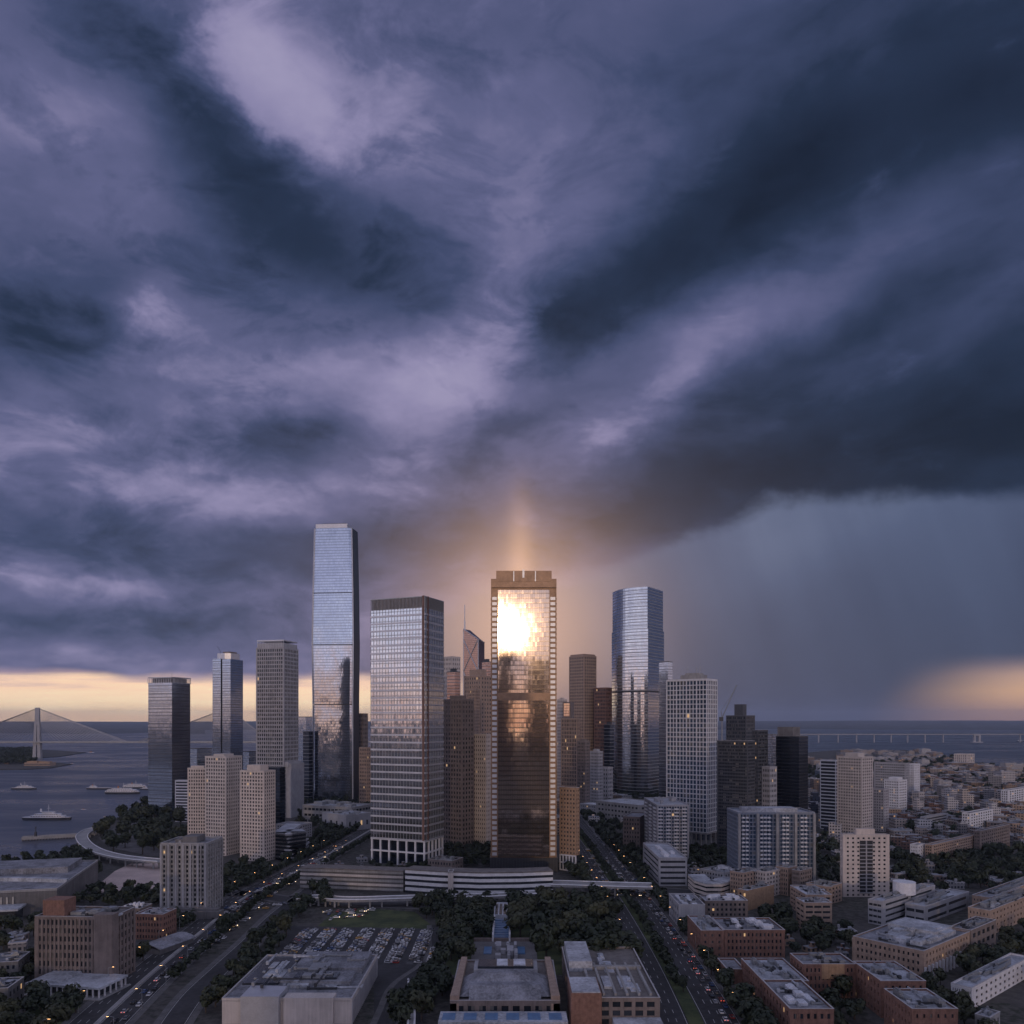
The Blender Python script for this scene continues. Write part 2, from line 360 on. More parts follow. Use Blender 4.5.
# footprint from the pixels of its left, near and right corners
def footprint(xL, xC, xR, yb, ratio):
    X, Y = P(xC, yb); uL, uR = (xL-512)/F, (xR-512)/F
    best = None
    for k in range(-700, 701, 4):
        t = k/1000*1.25; c, s = math.cos(t), math.sin(t)
        dl, dr = c+uL*s, uR*c-s
        if abs(dl) < 1e-4 or abs(dr) < 1e-4: continue
        L = (X-uL*Y)/dl; D = (X-uR*Y)/dr
        if L <= 0 or D <= 0: continue
        e = abs(math.log(D/L/ratio))
        if best is None or e < best[0]: best = (e, t, L, D)
    return X, Y, best[1], best[2], best[3]
class Bld:
    """root empty at the centre of the footprint; local front face is y=-D/2 (the left-hand visible face), right face x=+W/2"""
    def __init__(s, name, label, cat, xL, xC, xR, yb, yt, ratio=1.0, group=None, D=None):
        if D is not None:      # seen square on
            x0, Y = P(xL, yb); x1, _ = P(xR, yb); s.W, s.D, s.t = x1-x0, D, 0.0
            cx, cy = (x0+x1)/2, Y+D/2
        elif ratio == 'A':     # square to the street grid, near corner at xC
            s.t = 0.0; X, Y = P(xC, yb)
            if xC > 512: x1, _ = P(xR, yb); s.W = x1-X; s.D = X/((xL-512)/F)-Y; cx = X+s.W/2
            else: x0, _ = P(xL, yb); s.W = X-x0; s.D = X/((xR-512)/F)-Y; cx = X-s.W/2
            cy = Y+s.D/2
        else:
            X, Y, t, L, Dp = footprint(xL, xC, xR, yb, ratio)
            s.W, s.D, s.t = L, Dp, t
            c, sn = math.cos(t), math.sin(t)
            cx = X-L/2*c+Dp/2*sn; cy = Y+L/2*sn+Dp/2*c
        s.H = H*(yb-yt)/(yb-720.0)
        s.root = thing(name, label, cat, (cx, cy, 0), -s.t, group)
        c, sn = math.cos(s.t), math.sin(s.t)
        s.cx, s.cy = cx, cy
        FOOT.append([s.world(a*s.W/2, b*s.D/2) for a, b in ((-1,-1),(1,-1),(1,1),(-1,1))])
    def world(s, x, y):
        c, sn = math.cos(s.t), math.sin(s.t); return (s.cx+x*c+y*sn, s.cy-x*sn+y*c)
    def faces(s, W=None, D=None):
        W = W or s.W; D = D or s.D
        return {'front': (W, lambda u, w, W=W, D=D: (-W/2+u, -D/2-w)), 'right': (D, lambda u, w, W=W, D=D: (W/2+w, -D/2+u)),
                'back': (W, lambda u, w, W=W, D=D: (W/2-u, D/2+w)), 'left': (D, lambda u, w, W=W, D=D: (-W/2-w, D/2-u))}
def fbox(mb, T, u0, u1, w0, w1, z0, z1):
    a, b = T(u0, w0), T(u1, w1)
    mb.box(min(a[0],b[0]), max(a[0],b[0]), min(a[1],b[1]), max(a[1],b[1]), z0, z1)
def crown_boxes(bl, n, z, wall, seed=1, W=None, D=None, hmax=4.0, name='roof_unit'):
    rr = random.Random(seed); W = W or bl.W; D = D or bl.D
    for i in range(n):
        w, d = rr.uniform(.05,.2)*W, rr.uniform(.08,.25)*D; h = rr.uniform(.3,1)*hmax
        x, y = rr.uniform(-.42,.42)*(W-w*1.3), rr.uniform(-.4,.42)*(D-d*1.3)
        mb = MB().box(x-w/2, x+w/2, y-d/2, y+d/2, z-.2, z+h)
        if i % 3 == 0: mb.box(x-w*.3, x+w*.25, y-d*.3, y+d*.3, z+h-.05, z+h+.7)
        mb.obj(name, wall, bl.root)
def ducts(bl, n, z, seed=1):
    rr = random.Random(seed*13+5); W, D = bl.W, bl.D
    for i in range(n):
        x, y = rr.uniform(-.4,.35)*W, rr.uniform(-.4,.35)*D; L = rr.uniform(.08,.3); mb = MB()
        if rr.random() < .5: mb.box(x, x+L*W, y-.35, y+.35, z+.25, z+.95); mb.box(x+L*W-.7, x+L*W, y+.34, y+3.2, z+.26, z+.94)
        else: mb.box(x-.3, x+.3, y, y+L*D, z+.25, z+.85)
        mb.box(x-.6, x+.6, y-.6, y+.6, z-.1, z+1.5); mb.obj('duct', M[rr.choice(('metal','roof_light','dark_metal'))], bl.root)
def roof(bl, z, m, wall, W=None, D=None, par=1.0, ox=0, oy=0):
    W = (W or bl.W)+.14; D = (D or bl.D)+.14
    MB().box(ox-W/2+.4, ox+W/2-.4, oy-D/2+.4, oy+D/2-.4, z-.35, z+.12).obj('roof', m, bl.root)
    mb = MB(); t = .42
    mb.box(ox-W/2, ox+W/2, oy-D/2, oy-D/2+t, z-.3, z+par).box(ox-W/2, ox+W/2, oy+D/2-t, oy+D/2, z-.3, z+par)
    mb.box(ox-W/2, ox-W/2+t, oy-D/2+t, oy+D/2-t, z-.3, z+par).box(ox+W/2-t, ox+W/2, oy-D/2+t, oy+D/2-t, z-.3, z+par)
    mb.obj('parapet', wall, bl.root)
    t = .62; cz = z+par; mb = MB(); W += .1; D += .1
    mb.box(ox-W/2, ox+W/2, oy-D/2, oy-D/2+t, cz-.01, cz+.14).box(ox-W/2, ox+W/2, oy+D/2-t, oy+D/2, cz-.01, cz+.14)
    mb.box(ox-W/2, ox-W/2+t, oy-D/2+t, oy+D/2-t, cz-.01, cz+.14).box(ox+W/2-t, ox+W/2, oy-D/2+t, oy+D/2-t, cz-.01, cz+.14)
    mb.obj('coping', M['coping'], bl.root)
def punched(bl, wall, pane, floors, nf, nr, z0=0.0, z1=None, wf=.5, hf=.5, W=None, D=None, mf=.04, pier=0.0, blank=(), depth=.45, roofm=None, par=1.0, cap=100, sill=.0, name='wall', ox=0, oy=0):
    """masonry block with real recessed openings; each pane is its own part (first `cap`, the rest one stuff part)"""
    z1 = z1 or bl.H; W = W or bl.W; D = D or bl.D
    fh = (z1-z0)/floors
    core = MB().box(ox-W/2+depth, ox+W/2-depth, oy-D/2+depth, oy+D/2-depth, z0, z1-.2)
    mb = MB(); mb.v, mb.f = core.v, core.f
    wins = []
    for fi, (fn, (L, T0)) in enumerate(bl.faces(W, D).items()):
        T = (lambda u, w, T0=T0: (T0(u, w)[0]+ox, T0(u, w)[1]+oy))
        n = nf if fn in ('front','back') else nr
        e = .012*(1 if fn in ('front','back') else 2)
        if fn in blank or n == 0:
            fbox(mb, T, e, L-e, -depth, 0, z0, z1); continue
        m = max(.4, mf*L); cw = (L-2*m)/n; ww = cw*wf; wh = fh*hf
        edges = [0.0]
        for i in range(n):
            c = m+cw*(i+.5); edges += [c-ww/2, c+ww/2]
        edges.append(L)
        for i in range(0, len(edges), 2):
            a, b = edges[i], edges[i+1]
            fbox(mb, T, max(a, e), min(b, L-e), -depth, pier, z0, z1-.01)
        zz = z0
        for k in range(floors+1):
            zt = z0+fh*k+(fh-wh)*.45 if k < floors else z1-.02
            fbox(mb, T, .05, L-.05, -depth, -.03, zz, zt)
            zz = zt+wh
        for k in range(floors):
            zc = z0+fh*k+(fh-wh)*.45
            for i in range(n): wins.append((fi, fn, T(m+cw*(i+.5), -depth+.06), zc, ww, wh))
    mb.obj(name, wall, bl.root)
    seen = ('front','left') if bl.t == 0 and bl.cx > 0 else ('front','right')
    order = sorted(wins, key=lambda q: (0 if q[1] == 'front' else 1 if q[1] in seen else 2, -q[3]))
    meshes = {}
    for q in order[:cap]:
        key = (q[1] in ('front','back'), round(q[4],3))
        if key not in meshes:
            ww, wh = q[4], q[5]; mm = MB()
            if key[0]: mm.box(-ww/2, ww/2, -.04, .04, 0, wh)
            else: mm.box(-.04, .04, -ww/2, ww/2, 0, wh)
            me = mm.mesh('window'); me.materials.append(pane); meshes[key] = me
        wo = child('window', meshes[key], bl.root, (q[2][0], q[2][1], q[3]))
        if WR.random() < .018 and pane is not M['dark_strip']:
            wo.data = meshes[key].copy(); wo.data.materials.clear(); wo.data.materials.append(LITW)
    rest = order[cap:]

    if rest:
        mm = MB()
        for q in rest:
            x, y = q[2]; ww, wh = q[4], q[5]
            if q[1] in ('front','back'): mm.box(x-ww/2, x+ww/2, y-.04, y+.04, q[3], q[3]+wh)
            else: mm.box(x-.04, x+.04, y-ww/2, y+ww/2, q[3], q[3]+wh)
        o = mm.obj('window', pane, bl.root); o['kind'] = 'stuff'
    if roofm: roof(bl, z1, roofm, wall, W, D, par, ox, oy)
WR = random.Random(77)
LITW = bpy.data.materials.new('lit_window'); LITW.use_nodes = True; _b = LITW.node_tree.nodes['Principled BSDF']; _b.inputs['Base Color'].default_value = (.2,.15,.1,1); _b.inputs['Emission Color'].default_value = (1,.62,.30,1); _b.inputs['Emission Strength'].default_value = .55
def rect(W, D, ox=0, oy=0): return [(ox-W/2,oy-D/2),(ox+W/2,oy-D/2),(ox+W/2,oy+D/2),(ox-W/2,oy+D/2)]
def offset(poly, d):
    n = len(poly); out = []
    for i in range(n):
        p0, p1, p2 = Vector(poly[i-1]), Vector(poly[i]), Vector(poly[(i+1)%n])
        a = (p1-p0).normalized(); b = (p2-p1).normalized()
        na, nb = Vector((a.y,-a.x)), Vector((b.y,-b.x)); m = (na+nb)
        m = m/max(.3, m.length_squared/2) if m.length > 1e-6 else na
        out.append((p1.x+m.x*d, p1.y+m.y*d))
    return out
def curtain(bl, glass, poly, z0, z1, floors=0, band=None, bh=.9, bo=.25, fins=0, fin=None, gname='glass_wall'):
    MB().prism(poly, z0, z1).obj(gname, glass, bl.root)
    if band and floors:
        fh = (z1-z0)/floors; mb = MB(); op = offset(poly, bo)
        for k in range(floors): mb.prism(op, z0+fh*k, z0+fh*k+bh)
        mb.obj('floor_bands', band, bl.root)
    if fins:
        mb = MB(); op = offset(poly, .18)
        for i in range(len(op)):
            a, b = Vector(op[i]), Vector(op[(i+1)%len(op)]); n = max(1, int((b-a).length/fins))
            for j in range(n+1):
                p = a.lerp(b, j/n); mb.box(p.x-.12, p.x+.12, p.y-.12, p.y+.12, z0, z1-.02*(j%2+1))
        mb.obj('mullions', fin or M['metal'], bl.root)
def ring(bl, poly, z0, z1, m, name, o=.3):
    return MB().prism(offset(poly, o), z0, z1).obj(name, m, bl.root)
# ------------------------------------------------------------------ towers of the skyline
def antenna(bl, x, y, z0, h, r=.25, name='antenna'):
    MB().bar((x,y,z0),(x,y,z0+h),r).bar((x-1,y,z0+h*.6),(x+1,y,z0+h*.6),r*.5).obj(name, M['metal'], bl.root)

# 1 blue glass tower by the water
b = Bld('glass_tower', 'blue glass office tower standing at the water edge, leftmost of the tall towers', 'tower', 148, 172, 190.5, 818, 677, .85)
curtain(b, G['deep'], rect(b.W-.5, b.D-.5), 0, b.H-7, 36, M['dark_metal'], .5, .12)
mb = MB()
for k in range(15):
    x = -b.W/2+b.W*k/14; mb.box(x-.3, x+.3, -b.D/2-.3, -b.D/2+.3, b.H-8, b.H)
    y = -b.D/2+b.D*k/14; mb.box(b.W/2-.3, b.W/2+.3, y-.3, y+.3, b.H-8, b.H-.05)
mb.obj('crown_screen', M['silver'], b.root); ring(b, rect(b.W,b.D), b.H-.8, b.H+.3, M['silver'], 'roof_rim')
MB().box(-b.W*.4, b.W*.4, -b.D*.4, b.D*.4, b.H-7.2, b.H-1.5).obj('plant_room', M['concrete_dark'], b.root); antenna(b, 4, 0, b.H, 9)
ring(b, rect(b.W,b.D), 0, 6, M['black'], 'base_band', .1)
# 2 twin-slab dark blue tower with slit
b = Bld('glass_tower', 'slim dark blue glass tower with a vertical slit and a small roof crane', 'tower', 212.5, 230.5, 243, 795, 658, .8)
W, D = b.W, b.D
MB().prism([(-W/2,-D/2),(-.04*W,-D/2),(-.04*W,D/2),(-W/2,D/2)], 0, b.H).obj('glass_slab', G['deep'], b.root)
MB().prism([(.05*W,-D/2),(W/2,-D/2),(W/2,D/2),(.05*W,D/2)], 0, b.H-2).obj('glass_slab', G['deep'], b.root)
MB().box(-.04*W, .05*W, -D/2+2.5, D/2-1, 0, b.H+1).obj('recessed_core', M['black'], b.root)
mb = MB()
for k in range(42): mb.box(-W/2-.1, -.04*W, -D/2-.1, D/2+.1, k*b.H/42, k*b.H/42+.45); mb.box(.05*W, W/2+.1, -D/2-.1, D/2+.1, k*(b.H-2)/42, k*(b.H-2)/42+.45)
mb.obj('floor_bands', M['dark_metal'], b.root)
MB().prism([(-W*.3,-D*.4),(W*.15,-D*.46),(W*.38,-D*.3),(W*.38,D*.4),(-W*.3,D*.4)], b.H-1, b.H+9).obj('crown_drum', M['silver'], b.root)
MB().box(-W*.1, W*.3, -D*.25, D*.3, b.H+8, b.H+12).obj('plant_room', M['brown'], b.root)
MB().bar((-W*.38,0,b.H),(-W*.4,0,b.H+14),.35).bar((-W*.4,0,b.H+13),(-W*.62,0,b.H+24),.28).obj('roof_crane', M['dark_metal'], b.root)
# 3 pale grid tower
b = Bld('office_tower', 'tall pale stone office tower with a fine square window grid and stepped crown', 'tower', 256, 284, 298.5, 818, 648, .9)
punched(b, M['grey'], M['pane'], 42, 12, 9, wf=.66, hf=.68, pier=.12, roofm=M['roof'])
MB().box(-b.W/2+1.2, b.W/2-1.2, -b.D/2+1.2, b.D/2-1.2, b.H-.5, b.H+7).obj('crown', M['grey'], b.root)
mb = MB()
for k in range(17): x = -b.W/2+1.6+(b.W-3.2)*k/16; mb.box(x-.25, x+.25, -b.D/2+.8, -b.D/2+1.3, b.H, b.H+10)
mb.box(-b.W/2+1, b.W/2-1, -b.D/2+.9, b.D/2-1, b.H+9.6, b.H+11.2).obj('crown_screen', M['silver'], b.root)
MB().box(b.W/2+.3, b.W/2+9, -b.D/2+3, b.D/2-1, 0, b.H*.32).box(b.W/2+.3, b.W/2+6, -b.D/2+1, b.D/2-3, b.H*.3, b.H*.32+2).obj('lower_wing', M['grey'], b.root)
# 4 tallest tower, bulging glass with shingle breaks
b = Bld('skyscraper', 'tallest supertall tower of lavender glass with chamfered corners and a slightly bulging waist', 'skyscraper', 312, 352.5, 360, 803, 523, .62)
W, D, Ht = b.W, b.D, b.H
def ch(sc_, o=0):
    w, d, c = W/2*sc_, D/2*sc_, 4.5
    return [(-w+c,-d),(w-c,-d),(w-c*.2,-d+c*.6),(w,-d+c*1.5),(w,d-c),(w-c,d),(-w+c,d),(-w,d-c),(-w,-d+c*1.5),(-w+c*.2,-d+c*.6)]
lv = [(0,1.0),(.08,1.0),(.35,.995),(.565,1.03),(.75,1.0),(.985,.93)]
for (a, s0), (c, s1) in zip(lv, lv[1:]):
    MB().prism(ch(s0), Ht*a+(.0 if a == 0 else 1.3), Ht*c, ch(s1)).obj('glass_shell', G['shingle'], b.root)
mb = MB()
for (a, s0) in lv[1:-1]: mb.prism(ch(s0*.97), Ht*a-.5, Ht*a+1.8)
mb.obj('refuge_gaps', M['black'], b.root)
mb = MB()
for sx in (-1, 1):
    for (a, s0), (c, s1) in zip(lv, lv[1:]):
        mb.bar((sx*W/2*s0*.985, -D/2*s0-.4+3, Ht*a), (sx*W/2*s1*.985, -D/2*s1-.4+3, Ht*c), 1.0)
mb.obj('corner_fins', M['silver'], b.root)
mb = MB()
for (a, s0), (c, s1) in zip(lv, lv[1:]): mb.prism(offset([(x,y) for x, y in rect(1.4,(D-12)*1.0, W/2*s0-.15)],0), Ht*a, Ht*c, offset([(x,y) for x, y in rect(1.4,D-12, W/2*s1-.15)],0))
mb.obj('side_panel', M['black'], b.root)
MB().box(-W*.42, W*.36, -D*.44, D*.4, Ht*.985-3, Ht).obj('crown', M['silver'], b.root)
MB().box(-W*.3, W*.3, -D*.3, D*.3, Ht-.5, Ht+2).obj('plant_room', M['dark_metal'], b.root)
# 5 banded silver tower with white colonnade base
b = Bld('office_tower', 'broad silver banded glass office tower on a two storey white framed base', 'tower', 371, 425, 443.5, 867, 596, .62)
W, D, Ht = b.W, b.D, b.H; zb = Ht*.092
curtain(b, G['silver'], rect(W,D), zb, Ht-10, 31, M['silver'], 1.5, .35, 3.0, M['metal'])
MB().box(-W/2+1.5, W/2-1.5, -D/2+1.5, D/2-1.5, 0, zb).obj('lobby_glass', G['dark'], b.root)
mb = MB()
for k in range(7):
    x = -W/2+.9+(W-1.8)*k/6; mb.box(x-.65, x+.65, -D/2-.35, -D/2+1.1, 0, zb+.3); mb.box(x-.65, x+.65, D/2-1.1, D/2+.35, 0, zb+.3)
for k in range(1,5):
    y = -D/2+.9+(D-1.8)*k/5; mb.box(W/2-1.1, W/2+.35, y-.65, y+.65, 0, zb+.25); mb.box(-W/2-.35, -W/2+1.1, y-.65, y+.65, 0, zb+.25)
for z in (zb*.5, zb-.4): mb.box(-W/2-.3, W/2+.3, -D/2-.3, D/2+.3, z, z+1.3)
mb.obj('white_frame', M['white_paint'], b.root)
mb = MB()
for k in range(40): x = -W/2+W*k/39; mb.box(x-.2, x+.2, -D/2-.3, -D/2+.5, Ht-10.5, Ht)
for k in range(30): y = -D/2+D*k/29; mb.box(W/2-.5, W/2+.3, y-.2, y+.2, Ht-10.5, Ht-.05)
mb.box(-W/2-.35, W/2+.35, -D/2-.35, D/2+.35, Ht-.7, Ht+.1)
mb.obj('crown_louvres', M['metal'], b.root)
MB().box(-W/2+.6, W/2-.6, -D/2+.6, D/2-.6, Ht-10.3, Ht-.75).obj('plant_room', M['brown'], b.root)
MB().box(W/2-2.6, W/2-.6, -D/2-.55, -D/2+2, zb+1, Ht+.5).box(W/2-.6, W/2+.5, -D/2+4.6, -D/2+6.2, zb+1, Ht+.4).obj('corner_slot', M['redbrown'], b.root)
# 6 central bronze tower catching the sun
b = Bld('skyscraper', 'bronze framed central skyscraper whose glass front blazes with the reflected sun', 'skyscraper', 491, 0, 556.5, 872, 571, D=52)
W, D, Ht = b.W, b.D, b.H; px = W/65.5
xl, xr = -W/2+7*px, W/2-7.2*px; zt = Ht-19*px; 
MB().box(-W/2, W/2, -D/2+1.2, D/2, 10, Ht-7).obj('core', M['bronze'], b.root)
MB().box(xl, xr, -D/2-.6, -D/2+2, 13, zt).obj('glass_wall', G['bronze'], b.root)
MB().box(xl-.35, xl, -D/2-.9, -D/2+2, 12, zt+.4).box(xr, xr+.35, -D/2-.9, -D/2+2, 12, zt+.4).box(xl, xr, -D/2-.9, -D/2+1.5, zt, zt+.4).obj('glass_frame', M['bronze'], b.root)
MB().box(xl-.6, xr+.6, -D/2-1.1, -D/2+1.5, H+23*px-3.0, H+23*px+3.6).obj('mechanical_band', M['bronze'], b.root)
mbp = MB(); n = 50
for k in range(n):
    z = 14+(zt-18)*k/n
    mbp.box(-W/2+1.0, xl-1.0, -D/2+.6, -D/2+1.6, z, z+2.6)
mbp.obj('corner_panels', M['silver'], b.root)
mbp = MB()
for k in range(n): z = 14+(zt-18)*k/n; mbp.box(xr+1.0, W/2-1.0, -D/2+.6, -D/2+1.6, z, z+2.6)
mbp.obj('corner_panels', M['silver'], b.root)
MB().box(-W/2-.01, -W/2+.7, -D/2-.2, D/2, 10, Ht-7.3).box(W/2-.7, W/2+.01, -D/2-.2, D/2, 10, Ht-7.3).obj('edge_pier', M['bronze'], b.root)
mb = MB().box(-W/2, W/2, -D/2-1, D/2, zt+2, Ht-6.8); mb.box(-W/2+4.5, W/2-4.2, -D/2-1.3, D/2-4, Ht-9, Ht)
mb.obj('crown', M['bronze'], b.root)
MB().box(-W*.16, -W*.145, -D/2-1.6, -D/2, Ht-9, Ht-.3).box(W*.17, W*.185, -D/2-1.6, -D/2, Ht-9, Ht-.3).box(-W*.02,W*.01,-D/2-1.6,-D/2,Ht-6,Ht+1).obj('crown_fins', M['silver'], b.root)
MB().box(-W/2-1, W/2+1, -D/2-2, D/2+1, 0, 12.4).obj('podium', M['black'], b.root)
mb = MB()
for k in range(24): x = -W/2+W*k/23; mb.box(x-.25, x+.25, -D/2-2.3, -D/2-1.9, .5, 12)
mb.obj('podium_mullions', M['dark_metal'], b.root)
mb = MB()
for s_, k in ((1,0),):
    for k in range(52): z = 14+(zt-18)*k/52; mb.box(W/2-.1, W/2+.25, -D/2+1, D/2-1, z, z+1.6); mb.box(-W/2-.25, -W/2+.1, -D/2+1, D/2-1, z, z+1.6)
mb.obj('side_bands', M['tan'], b.root)
# 7 rounded silver tower
b = Bld('skyscraper', 'rounded silver glass tower with a mid height shadow gap, right of the central tower', 'skyscraper', 604.5, 648, 664, 798, 586, .75)
W, D, Ht = b.W, b.D, b.H
def rnd(s_=1.0):
    pts = []
    for k in range(15):
        t = k/14; x = -W/2+W*t; pts.append((x*s_, (-D/2+D*.42*(1-t)**2.3-W*.10*math.sin(math.pi*t))*s_))
    return pts+[(W/2*s_,D/2*s_),(-W/2*s_,D/2*s_)]
zm = Ht*.50
curtain(b, G['silver'], rnd(1.0), 0, zm, 32, M['metal'], 1.1, .3)
ring(b, rnd(.98), zm-.01, zm+2.5, M['black'], 'shadow_gap', .0)
curtain(b, G['silver'], rnd(1.0), zm+2.5, Ht*.80, 18, M['metal'], 1.1, .3)
curtain(b, G['silver'], rnd(.965), Ht*.80, Ht-1.0, 13, M['metal'], 1.0, .25)
ring(b, rnd(.965), Ht-1.02, Ht, M['silver'], 'roof_rim', .35)
MB().box(-W*.3, W*.2, -D*.2, D*.3, Ht-.1, Ht+2.4).obj('plant_room', M['dark_metal'], b.root)
# 8 white grid tower
b = Bld('residential_tower', 'white grid framed residential tower raised on columns, with antennas on its penthouse', 'tower', 666.5, 707, 717.5, 850, 680, .55)
W, D, Ht = b.W, b.D, b.H; z0 = 17
punched(b, M['white_paint'], M['pane_blue'], 32, 12, 6, z0=z0, wf=.80, hf=.80, pier=.15, mf=.012, depth=.7, roofm=M['roof'], par=1.5)
mb = MB()
for k in range(5): x = -W/2+W*(k+.02)/4.04; mb.box(x-.3,x+.9,-D/2-.75,-D/2-.26,z0,Ht)
for k in range(9): z = z0+(Ht-z0)*(k+.0)/8; mb.box(-W/2,W/2+.1,-D/2-.6,-D/2-.24,z-.1,z+.7)
mb.obj('giant_frame', M['white_paint'], b.root)
mb = MB()
for x in (-.46,-.2,.1,.46):
    for y in (-.45,0,.45): mb.box(W*x-.7,W*x+.7,D*y-.7,D*y+.7,0,z0+.3)
mb.obj('columns', M['concrete'], b.root); MB().box(-W/2-.6,W/2+.6,-D/2-.8,D/2+.6,z0-1.6,z0+.02).obj('transfer_slab', M['concrete'], b.root)
MB().box(-W*.2,W*.3,-D*.3,D*.3,Ht,Ht+6).box(-W*.12,W*.22,-D*.2,D*.25,Ht+5.9,Ht+8).obj('penthouse', M['concrete'], b.root)
for x in (-.1,.12,.2): antenna(b, W*x, 0, Ht+8, 7)

# glimpses between and behind
def simple(name, label, q, ratio, style, glass=None, wall=None, pane='pane', floors=None, nf=None, nr=None, wf=.5, hf=.5, top=None, roofm='roof', cat='tower', bandm='metal', par=1.0, **kw):
    bl = Bld(name, label, cat, *q, ratio)
    fl = floors or max(3, int(bl.H/3.9))
    if style == 'glass': curtain(bl, G[glass], rect(bl.W,bl.D), 0, bl.H, fl, M[bandm], .6, .18); roof(bl, bl.H, M[roofm], M['dark_metal'], par=par)
    else: punched(bl, M[wall], M[pane], fl, nf or max(2,int(bl.W/3.4)), nr or max(2,int(bl.D/3.4)), wf=wf, hf=hf, roofm=M[roofm], par=par, **kw)
    if top:
        w, d, h = top; MB().box(-bl.W*w/2, bl.W*w/2, -bl.D*d/2, bl.D*d/2, bl.H-.3, bl.H+h).obj('penthouse', M[wall or 'dark_metal'], bl.root)
    return bl
# BoC-like braced tower
b = Bld('skyscraper', 'slender triangular braced glass tower with a needle mast, behind and left of the central tower', 'skyscraper', 463.5, 478, 484.5, 782, 640, .8)
W, D, Ht = b.W, b.D, b.H; m_ = 130/62*1.0
i0 = rect(W, D); mb = MB()
mb.v = [(x,y,0) for x,y in i0]+[(-W/2,-D/2,Ht+25),(W/2,-D/2,Ht+2),(W/2,D/2,Ht-3),(-W/2,D/2,Ht+25)]
mb.f = [(0,3,2,1),(4,5,6,7),(0,1,5,4),(1,2,6,5),(2,3,7,6),(3,0,4,7)]
mb.obj('glass_shell', G['brown'], b.root)
mb = MB(); zs = [Ht*.2,Ht*.5,Ht*.78,Ht+2]
for a, c in zip(zs, zs[1:]): mb.bar((-W/2,-D/2-.5,a),(W/2,-D/2-.5,c),1.1).bar((W/2,-D/2-.5,a),(-W/2,-D/2-.5,c),1.1)
mb.bar((-W/2,-D/2-.3,Ht+25),(W/2,-D/2-.3,Ht+2),.9).bar((W/2+.2,-D/2,Ht+2),(W/2+.2,D/2,Ht-3),.9).bar((W/2+.2,-D/2,0),(W/2+.2,-D/2,Ht+2),.9).bar((-W/2-.2,-D/2,0),(-W/2-.2,-D/2,Ht+25),.9)
mb.obj('bracing', M['silver'], b.root)
MB().bar((-W*.46,-D*.4,Ht-10),(-W*.46,-D*.4,Ht+76),.9,8).bar((-W*.46,-D*.4,0+Ht*.3),(-W*.46,-D*.4,Ht+44),1.6,8).obj('mast', M['white_paint'], b.root)
simple('office_tower', 'pale crystalline tower with slanted top peeking beside the broad silver tower', (442,452,460.5,810,657), .8, 'punch', wall='beige', wf=.45, hf=.5, floors=34, nf=6, nr=4)
simple('office_tower', 'dark brown glass block rising behind the brown gridded flats', (454,466,473.5,826,703), .7, 'glass', 'brown', floors=28)
simple('apartment_tower', 'brown apartment tower with a coarse window grid between the silver and central towers', (442,462,474,850,700), .7, 'punch', wall='brown', wf=.5, hf=.55, floors=33, nf=7, nr=4, top=(.5,.5,5))
simple('office_tower', 'tan stepped office tower directly left of the central skyscraper', (464,481,492,822,676), .7, 'punch', wall='tan', wf=.45, hf=.5, floors=34, nf=7, nr=4, top=(.6,.6,9))
simple('apartment_tower', 'narrow cream apartment tower with small square windows at the foot of the central skyscraper', (473,486,491,848,735), .6, 'punch', wall='cream', wf=.42, hf=.45, floors=26, nf=6, nr=3)
simple('office_tower', 'tiny dark tower seen behind the right shoulder of the tallest tower', (355,363,368,800,714), .8, 'punch', wall='brown', floors=20, nf=4, nr=3)
simple('apartment_tower', 'small beige apartment tower between the tallest tower and the broad silver tower', (359,367,372,808,748), .7, 'punch', wall='tan', floors=16, nf=4, nr=3)
simple('office_tower', 'pale blue glass office block on the far shore behind the stone grid tower', (297,306,314,778,717), .9, 'glass', 'blue', floors=14)
simple('office_tower', 'narrow dark glass tower immediately left of the tallest tower', (303,309,313,804,732), .9, 'glass', 'dark', floors=20)
simple('office_tower', 'low bronze and blue block by the water between the two blue glass towers', (190,197,212,790,749), 1.6, 'glass', 'blue', floors=8)
simple('office_tower', 'low blue glass block by the shore behind the slim slit tower', (243,249,257,792,752), 1.0, 'glass', 'blue', floors=8)
# right of the central tower
simple('office_tower', 'tall tan tower with a dark vertical groove, right of the central skyscraper', (569,584,596.5,795,656), .8, 'punch', wall='tan', wf=.5, hf=.55, floors=44, nf=8, nr=6, top=(.9,.9,4))
b = simple('apartment_tower', 'ribbed tan apartment tower with a tall glowing window panel on its roof box', (561,577,580.5,806,719), .4, 'punch', wall='tan', wf=.6, hf=.7, floors=22, nf=9, nr=3, pier=.3)
MB().box(-b.W*.42, b.W*.1, -b.D*.4, b.D*.4, b.H-.2, b.H+26).obj('roof_box', M['brown'], b.root); MB().box(-b.W*.34, b.W*.02, -b.D*.4-.4, -b.D*.4+.02, b.H+4, b.H+24).obj('window', G['bronze'], b.root)
simple('office_tower', 'plain red brown tower squeezed between the tan tower and the rounded silver tower', (594,606,612,796,688), .7, 'punch', wall='redbrown', wf=.6, hf=.5, floors=30, nf=7, nr=4)
simple('apartment_block', 'small pale square block at the foot of the plain red brown tower', (596,608,613,806,768), .7, 'punch', wall='grey', floors=9, nf=5, nr=3, cat='building')
simple('office_tower', 'dark slender tower just visible between the rounded silver tower and the white grid tower', (659,668,672.5,806,662), .7, 'glass', 'grey', floors=38)
b = simple('apartment_tower', 'orange brick tower with small square windows and a white arcaded base', (559.5,576,579.5,872,789), .35, 'punch', wall='orange', wf=.45, hf=.46, floors=16, nf=5, nr=2, z0=14)
